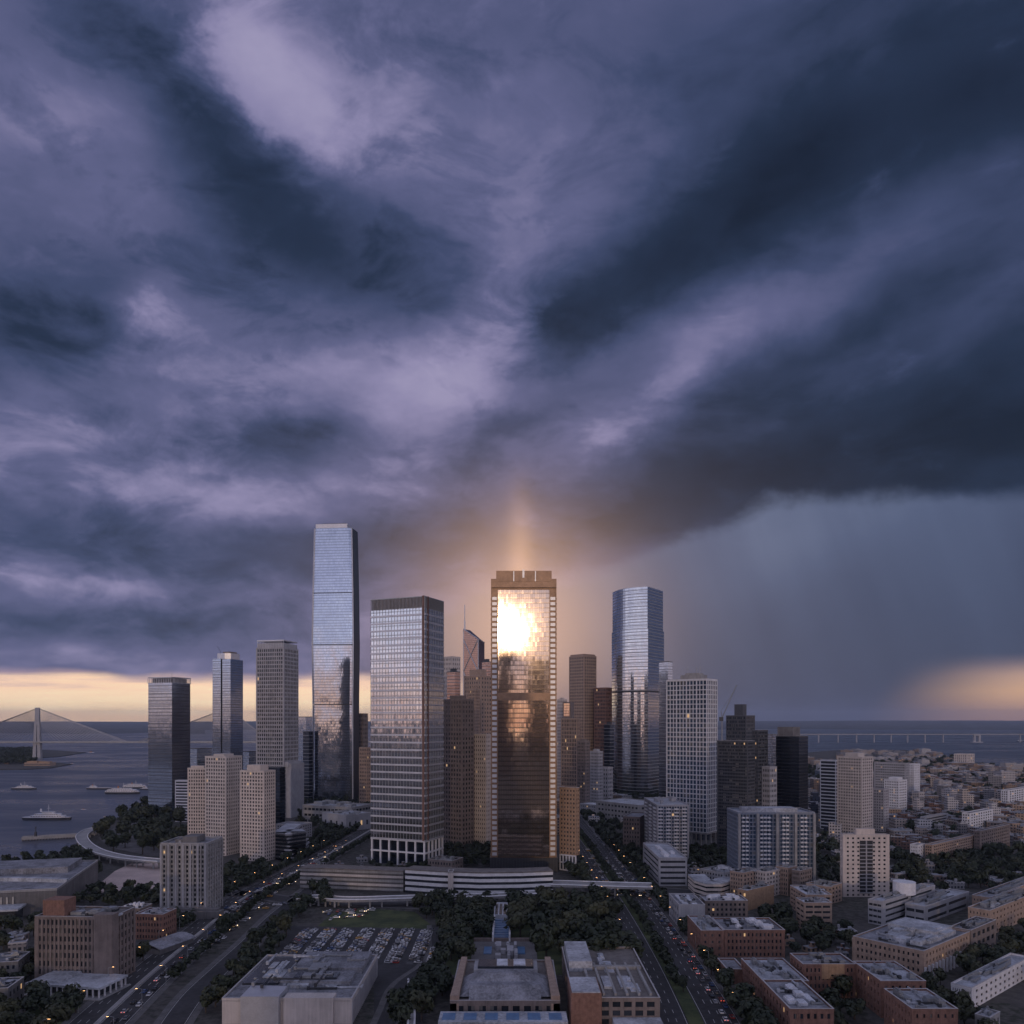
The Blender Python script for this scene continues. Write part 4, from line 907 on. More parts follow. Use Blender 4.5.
# red brick buildings
low('brick_block', 'red brick building with blank front wing beside the right avenue', (687.5,701,724,958,932), 'A', 'brick', 4, 3, 8, wf=.28, hf=.4, roofm='roof_light', units=6, seed=52)
low('brick_block', 'red brick building with four rows of square windows, right wing next to the blank one', (712,724.3,785,957.5,931.5), 'A', 'brick', 4, 14, 5, wf=.45, hf=.5, roofm='roof', units=9, seed=53, umat='white_paint')
low('brick_block', 'small brick box with a grey roof at the street corner', (717.5,727,745,984,971), 'A', 'brick', 2, 0, 0, roofm='roof', blank=('front','right'), units=0, seed=54)
low('brick_block', 'large red brick hall with a mottled grey roof near the bottom right', (741,763,809,1008,983), 'A', 'brick', 3, 7, 9, wf=.4, hf=.5, roofm='roof_light', units=7, seed=55)
low('brick_block', 'red brick hall below the mottled roofed one, with pale panels on its roof', (762,790,834,1042,1011), 'A', 'brick', 3, 6, 8, wf=.45, hf=.5, roofm='roof', units=6, seed=56, umat='roof_white')
b = low('brick_block', 'long red brick wing with three rows of arched windows and a yellow wall panel', (790,803,856,998,966), 'A', 'brick', 4, 12, 4, wf=.42, hf=.5, roofm='roof', units=6, seed=57)
MB().box(-b.W*.15,b.W*.28,-b.D/2-.3,-b.D/2-.02,b.H-6,b.H+.95).obj('wall_panel', M['orange'], b.root)
low('brick_block', 'red brick block with a mottled roof right of the yellow panelled wing', (853,881,926,1018,983), 'A', 'brick', 4, 6, 8, wf=.35, hf=.45, roofm='roof_light', units=5, seed=58)
low('brick_block', 'red brick block at the bottom edge with a stepped pale roof', (884,912,958,1050,1011), 'A', 'brick', 4, 6, 8, wf=.3, hf=.4, roofm='roof_light', units=6, seed=59)
# cream tower
b = Bld('apartment_tower', 'cream apartment tower with dark central balcony column, standing alone on the right', 'tower', 840, 843, 889.5, 897, 836, 'A')
W, D, Ht = b.W, b.D, b.H
punched(b, M['cream'], M['pane'], 14, 8, 5, wf=.42, hf=.42, roofm=M['roof_brown'], mf=.05, z1=Ht)
MB().box(-W*.14,W*.14,-D/2-.06,-D/2+.3,3,Ht-3.4).obj('balcony_recess', M['black'], b.root); mb = MB()
for k in range(14): z = 3+(Ht-7)*k/14; mb.box(-W*.14,W*.14,-D/2-.9,-D/2-.05,z,z+.55)
mb.box(-W*.012,W*.012,-D/2-.6,-D/2-.05,3,Ht-3.4).obj('balconies', M['grey'], b.root)
MB().box(-W*.2,W*.2,-D*.3,D*.3,Ht,Ht+5).obj('penthouse', M['cream'], b.root)
# stepped tan buildings
low('apartment_block', 'tan brick block with ribbon balconies and pale roof left of the cream tower', (790,806,832,918,896), 'A', 'tan', 5, 4, 6, wf=.7, hf=.45, roofm='roof_white', units=8, seed=60)
low('apartment_block', 'front tan brick block with long balcony strips below the cream tower', (796,804,832,931,904), 'A', 'tan', 5, 3, 2, wf=.85, hf=.42, roofm='roof_white', units=6, seed=61, pane='dark_strip')
low('apartment_block', 'rear tan block rising behind the ribbon balconied ones', (806,828,842,905,888), .9, 'tan', 4, 6, 4, roofm='roof_brown', units=7, seed=62)
b = low('office_block', 'modern pale grey building with angled wings and a bright cylinder on its roof', (868,882,935,926,903), 2.6, 'grey', 4, 3, 2, wf=.9, hf=.4, roofm='roof_light', pane='dark_strip', units=9, seed=63)
MB().cone((b.W*.1,b.D*.0),7,7,b.H,b.H+8,16).obj('roof_drum', M['white_paint'], b.root)
b = low('office_block', 'low pale grey wing with tiered roofs right of the bright roof cylinder', (905,925,969,924,908), 1.8, 'grey', 2, 2, 2, wf=.9, hf=.4, roofm='roof_light', pane='dark_strip', units=10, seed=64)
b = low('office_block', 'large tan corner building with a white column arcade along its right side', (853,923.5,970,982,953), .95, 'tan', 4, 14, 14, wf=.42, hf=.45, roofm='roof', units=16, seed=65, umat='roof_light', hmax=3.5)
mb = MB()
for k in range(14): y = -b.D/2+1+(b.D-2)*k/13; mb.box(b.W/2+.05,b.W/2+1.0,y-.5,y+.5,0,b.H*.5)
mb.obj('columns', M['white_paint'], b.root); MB().box(-b.W*.4,b.W*.3,b.D*.05,b.D*.42,b.H,b.H+3.4).obj('raised_roof', M['roof_light'], b.root)
low('office_block', 'grey brown block with wide windows behind the arcaded corner building', (950,971,996,960,932), 1.0, 'brown', 3, 4, 5, wf=.6, hf=.5, roofm='roof', units=8, seed=66)
low('brick_block', 'dusty pink brick block with cluttered roof at the right edge', (968,990,1040,936,912), 2.0, 'tan', 4, 6, 14, wf=.35, hf=.4, roofm='roof_brown', units=16, seed=67)
low('brick_block', 'dusty pink brick wing behind the one at the right edge', (972,990,1045,916,899), 2.4, 'tan', 3, 5, 12, wf=.35, hf=.4, roofm='roof', units=12, seed=68)
low('house_block', 'white walled block with patchy blue grey roof at the bottom right', (951,972,1030,1010,990), 1.9, 'white_paint', 3, 9, 12, wf=.45, hf=.45, roofm='roof_light', units=9, seed=69)
low('house_block', 'tiny roof corner at the bottom right edge', (975,990,1000,1040,1020), 1.0, 'concrete', 2, 3, 3, roofm='roof_light', units=2, seed=70)
low('house_block', 'tan block with arched openings right of the wood beside the brick wing', (852,862,874,962,942), 1.0, 'tan', 3, 4, 4, roofm='roof_brown', units=4, seed=71)
# ------------------------------------------------------------------ far low city on the right and scattered blocks
def clear(x, y, r, foots=None):
    for f in FOOT:
        cx = sum(p[0] for p in f)/len(f); cy = sum(p[1] for p in f)/len(f)
        if abs(cx-x) > 220 or abs(cy-y) > 220: continue
        if inpoly(x, y, f): return False
        n = len(f)
        for i in range(n):
            ax, ay = f[i]; bx, by = f[(i+1)%n]; l2 = (bx-ax)**2+(by-ay)**2
            t = max(0, min(1, ((x-ax)*(bx-ax)+(y-ay)*(by-ay))/l2)) if l2 else 0
            if (ax+t*(bx-ax)-x)**2+(ay+t*(by-ay)-y)**2 < r*r: return False
    return True
ROADS = []
def rpoly(line, w):
    """ribbon polygon pieces around a centre line on the ground"""
    g = [Vector(p) for p in line]; out = []
    for i in range(len(g)):
        t = (g[min(len(g)-1,i+1)]-g[max(0,i-1)]).normalized(); n = Vector((-t.y,t.x))
        out.append((g[i]+n*w/2, g[i]-n*w/2))
    return out
def smooth(pts, n=6):
    out = []
    for i in range(len(pts)-1):
        p0, p1, p2, p3 = [Vector(pts[max(0,min(len(pts)-1,j))]) for j in (i-1,i,i+1,i+2)]
        for k in range(n):
            t = k/n; out.append(tuple(.5*((2*p1)+(p2-p0)*t+(2*p0-5*p1+4*p2-p3)*t*t+(-p0+3*p1-3*p2+p3)*t**3)))
    out.append(tuple(pts[-1])); return out
def ribbon(name, line, w, z, m, kind='structure', keep=True, thick=0):
    e = rpoly(line, w); mb = MB()
    for (a,b),(c,d) in zip(e, e[1:]):
        i = len(mb.v); mb.v += [(b.x,b.y,z),(d.x,d.y,z),(c.x,c.y,z),(a.x,a.y,z)]; mb.f.append((i,i+1,i+2,i+3))
        if thick:
            mb.v += [(b.x,b.y,z-thick),(d.x,d.y,z-thick),(c.x,c.y,z-thick),(a.x,a.y,z-thick)]
            mb.f += [(i+7,i+6,i+5,i+4),(i,i+4,i+5,i+1),(i+3,i+2,i+6,i+7)]
        if keep: ROADS.append([tuple(b),tuple(d),tuple(c),tuple(a)])
    o = mb.obj(name, m)
    if kind: o['kind'] = kind
    return o
def onroad(x, y):
    for q in ROADS:
        if abs(q[0][0]-x) < 120 and abs(q[0][1]-y) < 120 and inpoly(x, y, q): return True
    return False
# ---- water, land, far shore
m, nt, bs = mat('sea_water'); o = objc(nt); x, y, z = sep(nt, o)
dist = y
wn = noise(nt, vec(nt, x*.7, y*1.0, 0.0), .09, 6, .62); wl = noise(nt, vec(nt, x, y*2.5, 0.0), .0022, 4, .6)
setc(nt, bs, 'Base Color', mixc(nt, wl.smooth(.38,.62), (.040,.052,.080), (.066,.082,.115))); setc(nt, bs, 'Roughness', wl.smooth(.38,.62,.26,.46)); bs.inputs['IOR'].default_value = 1.33
bp = nt.nodes.new('ShaderNodeBump'); bp.inputs['Strength'].default_value = .6; bp.inputs['Distance'].default_value = 1.2; nt.links.new(wn.k, bp.inputs['Height']); nt.links.new(bp.outputs[0], bs.inputs['Normal'])
MSEA = m
o = MB(); o.v = [(-60000,-8000,-3),(60000,-8000,-3),(60000,60000,-3),(-60000,60000,-3)]; o.f = [(0,1,2,3)]
w = o.obj('water', MSEA); w['kind'] = 'structure'
m, nt, bs = mat('city_ground'); o = objc(nt)
a = noise(nt, o, .02, 5, .6); b2 = noise(nt, o, .25, 5, .65)
vo = nt.nodes.new('ShaderNodeTexVoronoi'); nt.links.new(o.k, vo.inputs['Vector']); vo.inputs['Scale'].default_value = .035
cv = S(nt, vo.outputs['Color']); cr, _, _ = sep(nt, cv)
setc(nt, bs, 'Base Color', mixc(nt, b2.smooth(.35,.65), mixc(nt, cr.gt(.5), mixc(nt, a.smooth(.4,.6), (.014,.019,.011), (.026,.026,.024)), (.045,.043,.043)), (.08,.076,.072))); setc(nt, bs, 'Roughness', .95)
MGROUND = m
m, nt, bs = mat('lawn'); o = objc(nt); setc(nt, bs, 'Base Color', mixc(nt, noise(nt, o, .08, 6, .65).smooth(.35,.65), (.030,.045,.018), (.075,.090,.035))); setc(nt, bs, 'Roughness', 1.0); MLAWN = m
m, nt, bs = mat('far_shore'); o = objc(nt); setc(nt, bs, 'Base Color', mixc(nt, noise(nt, o, .0035, 7, .7).smooth(.4,.65), (.020,.030,.040), (.07,.08,.10))); setc(nt, bs, 'Roughness', 1.0); MFAR = m
coast = [(-400,940),(-150,885),(0,862),(38,859),(66,850),(85,838),(98,830),(112,821),(130,812),(148,806),(172,798),(200,790),(240,782),(300,768),(420,762),(560,758),(740,756),(800,753),(846,749.5),(905,750),(940,755),(962,759),(985,765),(1024,768),(1080,771),(1300,776)]
g = [P(*c) for c in coast]
poly = [(-9000,-6000),(9000,-6000),(9000,g[-1][1]),]+[tuple(p) for p in g[::-1]]+[(-9000,g[0][1])]
LAND = poly
mb = MB().prism(ccw(poly), -6, 0); w = mb.obj('ground', MGROUND); w['kind'] = 'structure'
def patch(name, px, m, z=.05, kind='structure', thick=0.0):
    pl = ccw([P(*p) for p in px]); mb = MB()
    if thick: mb.prism(pl, z-thick, z)
    else: mb.v = [(x,y,z) for x,y in pl]; mb.f = [tuple(range(len(pl)))]
    o = mb.obj(name, m); o['kind'] = kind; return pl
# far land and ridges
rr = random.Random(3)
def ridge(name, y0, y1, pxa, pxb, h, m, z=-5, n=60, seed=1):
    r_ = random.Random(seed); mb = MB(); Y0, Y1 = H*F/(y0-720), y1
    ks = [r_.uniform(0,6) for _ in range(6)]
    for j in range(5):
        for i in range(n+1):
            t = i/n; px = pxa+(pxb-pxa)*t; Yb = Y0*(1+.04*math.sin(t*31+ks[4])+.02*math.sin(t*77+ks[5])); Y = Yb+(Y1-Yb)*j/4; X = (px-512)*Y/F
            hh = h*(.75+.12*math.sin(t*9+ks[0])+.08*math.sin(t*23+ks[1]+j)+.05*math.sin(t*61+ks[2]*j)) if j else z
            if j == 1: hh *= .35
            mb.v.append((X, Y, hh))
    for j in range(4):
        for i in range(n): a = j*(n+1)+i; mb.f.append((a,a+1,a+n+2,a+n+1))
    o = mb.obj(name, m, smooth=True); o['kind'] = 'structure'
ridge('hills', 729.5, 30000, -500, 1500, 118, MFAR, seed=4)
ridge('far_shore', 733.5, 12000, -500, 205, 22, MFAR, seed=5)
ridge('far_shore', 727.5, 18000, 740, 1500, 40, MFAR, seed=6)
ISL = patch('island', [(-260,748),(0,748.5),(46,749.5),(86,752),(60,756),(30,758),(50,762),(72,763.5),(52,767),(30,768.5),(-10,769),(-300,771)], MGROUND, -1.0, thick=3)
# pinkish plaza, promenade slope, lawns, car park
patch('plaza', [(99,884),(115,871),(130,864),(161,863),(161,890),(130,893),(101,893)], plain('pink_paving', (.50,.40,.37), .9, .05, .25), .08)
patch('slope', [(98,838),(130,818),(148,810),(148,830),(186,836),(186,856),(150,856),(112,848)], plain('stony_slope', (.13,.125,.13), .95, .08, .6), .06)
patch('promenade', [(0,870),(20,862),(60,861),(78,854),(90,862),(60,876),(0,882)], M['pavement'], .07)
patch('lawn', [(318,926),(332,914),(362,908),(415,912),(432,926),(436,932),(330,930)], MLAWN, .07)
patch('lawn', [(10,1024),(30,1008),(70,1000),(92,1012),(70,1040),(0,1050)], MLAWN, .07)
PARK = patch('car_park', [(290,926),(434,929),(437,990),(420,1030),(374,1030),(374,968),(268,964)], M['asphalt'], .09)
patch('park_ground', [(434,905),(605,905),(640,960),(572,975),(440,975)], MLAWN, .065)
# ---- roads
def gl(px): return [P(*p) for p in px]
avL = smooth(gl([(60,1060),(112,1010),(150,975),(188,943),(222,915),(246,897),(278,881),(305,867),(334,851),(352,841),(372,829),(400,812)]))
avL2 = smooth(gl([(150,1060),(190,1000),(222,968),(252,940),(276,916),(300,897),(322,880)]))
avR = smooth(gl([(712,1060),(690,1010),(664,960),(640,920),(622,893),(604,868),(590,848),(578,832),(562,810)]))
crs = smooth(gl([(180,897),(235,893),(300,901),(400,905),(480,906),(560,900),(600,893),(650,890),(700,893)]))
drR = smooth(gl([(900,865),(925,880),(950,890),(990,897),(1040,900)]))
frL = smooth(gl([(372,1060),(392,1010),(404,985),(436,958),(438,925)]))
far1 = smooth(gl([(560,862),(480,868),(400,878),(340,872)]))
for nm, ln, wd in (('avenue',avL,25),('avenue',avR,38),('side_road',avL2,11),('cross_street',crs,15),('side_road',drR,9),('side_road',frL,8),('side_road',far1,9)):
    ribbon('pavement', ln, wd+6, .10, M['pavement'], keep=False); ribbon(nm, ln, wd, .16, M['asphalt'])
def dashes(line, off, w, z, m, name, dash=4, gap=8):
    mb = MB(); g = [Vector(p) for p in line]; acc = 0
    for a, b in zip(g, g[1:]):
        t = (b-a); L = t.length; t.normalize(); n = Vector((-t.y,t.x)); s = 0
        while s < L:
            if gap == 0 or (acc+s) % (dash+gap) < dash:
                q0 = a+t*s+n*off; q1 = a+t*min(L, s+2)+n*off; i = len(mb.v)
                mb.v += [tuple((*(q0-n*w/2),z)),tuple((*(q1-n*w/2),z)),tuple((*(q1+n*w/2),z)),tuple((*(q0+n*w/2),z))]; mb.f.append((i,i+1,i+2,i+3))
            s += 2
        acc += L
    o = mb.obj(name, m); o['kind'] = 'structure'
for ln, offs in ((avL,(-8.5,-5,5,8.5)),(avR,(-15,-11.5,-8,8,11.5,15))):
    for q in offs: dashes(ln, q, .22, .21, M['line'], 'lane_marking')
for ln, offs in ((avL,(-12,-1.4,1.4,12)),(avR,(-18.4,-4,4,18.4)),(avL2,(-5,5))):
    for q in offs: dashes(ln, q, .2, .21, M['line'], 'edge_line', gap=0)
ribbon('median', avR, 6.5, .34, MLAWN, keep=False, thick=.3); ribbon('median', avL, 2.0, .5, M['concrete'], keep=False, thick=.5)
# parking bays
pk0 = P(300,964); mb = MB()
rowsY = []
Yt, Yb = P(0,931)[1], P(0,966)[1]
# overpass across the right avenue
def deck(name, label, line, w, z, piers, cat='bridge', group=None):
    g = [Vector(p) for p in line]; c = sum(g, Vector((0,0)))/len(g); root = thing(name, label, cat, (c.x,c.y,0), 0, group)
    loc = [tuple(p-c) for p in g]; e = rpoly(loc, w); mb = MB(); br = MB()
    for (a,b_),(c2,d) in zip(e, e[1:]):
        mb.prism([tuple(b_),tuple(d),tuple(c2),tuple(a)], z-1.3, z)
        for p0, p1 in ((a,c2),(b_,d)):
            br.bar((p0.x,p0.y,z+.5),(p1.x,p1.y,z+.5),.45)
    mb.obj('deck', M['concrete'], root); br.obj('barrier', M['white_paint'], root)
    pm = MB()
    for k in range(piers):
        a, b_ = e[int((len(e)-1)*(k+.5)/piers)]; mpt = (a+b_)/2
        for p in (a.lerp(b_,.2), a.lerp(b_,.8)): pm.box(p.x-.6,p.x+.6,p.y-.6,p.y+.6,0,z-1.29)
    pm.obj('columns', M['concrete'], root); return root
deck('overpass', 'concrete road bridge crossing over the right avenue', gl([(552,893),(583,894),(615,895),(652,896)]), 15, 7.5, 3)
deck('curved_flyover', 'curved raised promenade road bending round at the harbour edge', smooth(gl([(99,834.5),(90,836),(82,842),(85,850),(97,858),(118,864),(140,867),(162,869)])), 11, 7, 12, 'flyover')
deck('elevated_road', 'long pale raised road running below the station building towards the right avenue', smooth(gl([(296,906),(320,905),(350,907),(420,905),(500,903),(552,899)])), 9, 5.5, 16, 'flyover')
deck('footbridge', 'narrow white footbridge ramp above the lower right corner of the car park', gl([(411,1040),(412,1010),(411,990)]), 2.6, 5, 4, 'footbridge')
# pier with light
a_, b_ = P(22,838), P(97,834); c_ = ((a_[0]+b_[0])/2,(a_[1]+b_[1])/2); L_ = math.dist(a_,b_)
pr = thing('jetty', 'long straight concrete jetty reaching into the harbour with a small beacon at its end', 'jetty', (c_[0],c_[1],0), math.atan2(b_[1]-a_[1],b_[0]-a_[0]))
MB().box(-L_/2,L_/2,-5,5,-1.6,.6).obj('deck', M['concrete'], pr); mb = MB()
for k in range(26):
    x = -L_/2+1+(L_-2)*k/25; mb.box(x-.5,x+.5,-4.6,-3.6,-4,-1.59); mb.box(x-.5,x+.5,3.6,4.6,-4,-1.59)
mb.obj('piles', M['concrete_dark'], pr); MB().box(-L_/2,L_/2,-5.1,-4.7,.55,1.5).box(-L_/2,L_/2,4.7,5.1,.55,1.5).obj('parapet', M['concrete'], pr)
MB().cone((-L_/2+13,0),1.6,1.2,.5,6).cone((-L_/2+13,0),.5,.4,6,10).cone((-L_/2+13,0),1.0,.2,10,12).obj('beacon', M['dark_metal'], pr)
# ---- cable stayed bridge, left
def stay_bridge():
    c = P(37.5, 762, -3); Yb = c[1]; s = Yb/F
    r = thing('cable_stayed_bridge', 'long cable stayed bridge with pale concrete pylons across the harbour on the left', 'bridge', (c[0], Yb, -3))
    def X(px): return (px-37.5)*s
    zd = 64.0; wd = 13
    x2 = X(227)   # second pylon, hidden behind the slim slit tower
    MB().box(X(-260), X(420), -wd, wd, zd-3.5, zd).obj('deck', M['concrete'], r)
    MB().box(X(-260), X(420), -wd, -wd+.6, zd-.01, zd+1.4).box(X(-260), X(420), wd-.6, wd, zd-.01, zd+1.4).obj('railing', M['metal'], r)
    for cx in (0.0, x2):
        mb = MB()
        for sx in (-1, 1):
            mb.prism(ccw([(cx+sx*8-5.5,-6),(cx+sx*8+5.5,-6),(cx+sx*8+5.5,6),(cx+sx*8-5.5,6)]), 0, 122, ccw([(cx+sx*4.5-4,-4),(cx+sx*4.5+4,-4),(cx+sx*4.5+4,4),(cx+sx*4.5-4,4)]))
        mb.prism(rect(15.5,7.5,cx), 121.5, 172, rect(13,6.5,cx)); mb.box(cx-11,cx+11,-6.5,6.5,zd-9,zd-4)
        mb.prism(rect(30,26,cx), 0, 5)
        mb.obj('pylon', M['grey'], r)
        mb = MB(); span = X(37.5+88)-0
        for k in range(21):
            f = (k+1)/21; 
            for sg in (-1, 1):
                for yo in (-8, 8): mb.bar((cx+sg*2, 0, 170-(1-f)*62), (cx+sg*span*f*(1 if cx == 0 or sg < 0 else .5), yo*1.4, zd), .5 if k < 20 else 1.3, 3)
        mb.obj('stay_cables', M['grey'], r)
    mb = MB()
    for px in list(range(-240,-60,26))+[150,172,290,320,350,380]: mb.box(X(px)-2.5, X(px)+2.5, -7, 7, 0, zd-3.4)
    mb.obj('piers', M['concrete'], r)
stay_bridge()
# ---- long viaduct, right
s = H*F/22.0; yv = s; k = yv/F
r = thing('viaduct', 'long low sea viaduct on slim piers crossing the water on the right', 'bridge', ((900-512)*k, yv, -3))
def X(px): return (px-900)*k
MB().box(X(735), X(1500), -7, 7, 46, 49.5).obj('deck', M['concrete'], r); MB().box(X(735), X(1500), -7.2, -6.8, 49.4, 50.8).box(X(735), X(1500), 6.8, 7.2, 49.4, 50.8).obj('railing', M['grey'], r)
for px in (765,783,800,818.5,838,856.5,874,891,907.5,925,943,1020,1040,1060,1080,1100): MB().box(X(px)-2.2,X(px)+2.2,-5,5,0,46.01).obj('pier', M['grey'], r)
MB().box(X(973.5),X(975),-8,8,0,46.01).box(X(978),X(980),-8,8,0,46.01).box(X(971.5),X(982),-14,14,0,5).box(X(973.4),X(980.1),-8.5,8.5,40,45).obj('main_pier', M['grey'], r)
# ---- ships
def ship(label, x0, x1, yw, style, rz=0.0):
    a, b = P(x0, yw, -3), P(x1, yw, -3); L = b[0]-a[0]; B = L*.18
    r = thing('ship' if L > 25 else 'boat', label, 'ship' if L > 25 else 'boat', ((a[0]+b[0])/2, a[1]+B/2, -3), rz)
    f = L*.055
    def hullpoly(s=1, t=1): return [(-L/2*s*.96,-B*.32*t),(-L/2*s*.6,-B/2*t),(L/2*s*.6,-B/2*t),(L/2*s*.98,-B*.12*t),(L/2*s*.98,B*.12*t),(L/2*s*.6,B/2*t),(-L/2*s*.6,B/2*t),(-L/2*s*.96,B*.32*t)]
    hm = M['hull_dark'] if style in ('dark','patrol','ferry') else M['hull_white']
    MB().prism(hullpoly(.95,.85), -1, f, hullpoly(1,1)).obj('hull', hm, r)
    MB().prism(hullpoly(.99,.98), f-.01, f+.35).obj('deck_rail', M['hull_white'], r)
    if style == 'tiny':
        MB().box(-L*.2,L*.15,-B*.3,B*.3,f,f+L*.14).obj('cabin', M['orange_paint'], r); return
    w = M['hull_white']; h = L*.035
    if style == 'ferry':
        tiers = [(-.44,.40,.46),(-.40,.34,.42),(-.28,.22,.36)]
    elif style == 'patrol':
        tiers = [(-.30,.33,.42),(-.22,.25,.36),(-.08,.12,.28)]
    else: tiers = [(-.36,-.12,.40),(-.32,-.16,.34)]
    z = f+.3
    for i, (p, q, wd) in enumerate(tiers):
        MB().prism([(L*p,-B*wd),(L*q,-B*wd),(L*(q+.04),-B*wd*.4),(L*(q+.04),B*wd*.4),(L*q,B*wd),(L*p,B*wd)], z, z+h*(1 if style != 'dark' else 1.3)).obj('superstructure', w, r)
        mb = MB(); n = 12
        for j in range(n): x = L*p+L*(q-p)*(j+.5)/n; mb.box(x-L*(q-p)/n*.3, x+L*(q-p)/n*.3, -B*wd-.12, -B*wd+.05, z+h*.35, z+h*.75)
        mb.obj('cabin_windows', M['pane'], r); z += h
    fx = -L*.12 if style != 'dark' else -L*.25
    MB().cone((fx,0), L*.022, L*.018, z-.1, z+L*.06, 8).obj('funnel', M['orange_paint'] if style != 'patrol' else w, r)
    MB().bar((L*.03 if style != 'dark' else -L*.2,0,z-1),(L*.03 if style != 'dark' else -L*.2,0,z+L*.14),L*.005).bar((0,0,z+L*.07),(L*.07,0,z+L*.07),L*.004).obj('mast', w, r)
    if style == 'dark':
        mb = MB()
        for j in range(4): mb.box(-L*.06+j*L*.11, L*.02+j*L*.11, -B*.35, B*.35, f+.3, f+L*.025)
        mb.obj('hatch_covers', M['grey'], r)
ship('largest ship in the harbour, black hull and tall mast, nearest the jetty', 19.5, 69.5, 820.5, 'patrol')
ship('small low ship with white deckhouse alone at the left edge of the harbour', 9.5, 35.5, 789.5, 'patrol')
ship('dark hulled coaster with orange funnel, left of the moored white ferries', 85, 111, 789.5, 'dark')
ship('bright white passenger ferry with three decks lying before the other ferry', 103, 139, 794.2, 'white_ferry' if False else 'ferry')
ship('white ferry with an orange funnel partly hidden behind the bright white one', 121, 147, 788.5, 'ferry')
ship('dark barge tucked beside the leftmost blue tower', 139, 158, 790, 'dark')
ship('tiny orange launch below the moored ferries', 80.5, 86, 809.8, 'tiny'); ship('tiny boat off the promenade trees', 103, 106.5, 817, 'tiny')
ship('tiny pale boat off the tip of the far breakwater', 87.5, 94, 752.8, 'tiny'); ship('small boat by the tip of the island quay', 70, 74, 763.8, 'tiny')
ship('dark barge near the right edge under the viaduct', 1017, 1030, 741.8, 'dark')
# island works
isl = thing('fort', 'low brown building with orange roofs on the island below the pylon', 'building', (*P(38,765.5),-1.0))
s_ = P(0,765.5)[1]/F
MB().box(-14*s_,12*s_,0,30,0,9).obj('wall', M['tan'], isl); MB().box(-12*s_,-2*s_,4,26,8.9,13).box(0,9*s_,4,26,8.9,12).obj('roof', M['orange'], isl)
mb = MB()
for j in range(20): mb.box(-13.5*s_+j*1.3*s_,-13.5*s_+j*1.3*s_+.7*s_,-.2,.1,2,6)
mb.obj('doorways', M['black'], isl)

# ---- small far blocks
BLK = []
def block(*a, **k): BLK.append((a, k, random.Random(len(BLK)*7+1)))
def build_block(px, py, wpx, hpx, style, cat='house', name='house_block', label=None, group=None, rz=None, depth=None, rnd_=random):
    x, y = P(px, py); s_ = y/F; W = wpx*s_; Ht = hpx*s_; D = depth or W*rnd_.uniform(.5,.9)
    root = thing(name, label, cat, (x, y+D/2, 0), rz, group)
    mb = MB().box(-W/2,W/2,-D/2,D/2,0,Ht)
    if rnd_.random() < .5: mb.box(-W/2-.01,W*rnd_.uniform(-.2,.1),-D/2-.6,D*.3,0,Ht*rnd_.uniform(1.08,1.3))
    mb.obj('wall', BW[style], root)
    for k in range(rnd_.choice((1,2,3))):
        xx, yy2 = rnd_.uniform(-.4,.3)*W, rnd_.uniform(-.4,.3)*D; MB().box(xx,xx+W*rnd_.uniform(.08,.2),yy2,yy2+D*.2,Ht-.1,Ht+rnd_.uniform(1,2.6)).obj('roof_unit', M[rnd_.choice(('grey','roof_light','concrete'))], root)
    cp = MB().box(-W/2-.15,W/2+.15,-D/2-.2,-D/2+.45,Ht-.25,Ht+.65).box(-W/2-.15,-W/2+.45,-D/2+.45,D/2,Ht-.25,Ht+.6).box(W/2-.45,W/2+.15,-D/2+.45,D/2,Ht-.25,Ht+.6); cp.obj('parapet', M['coping'], root)
    return root
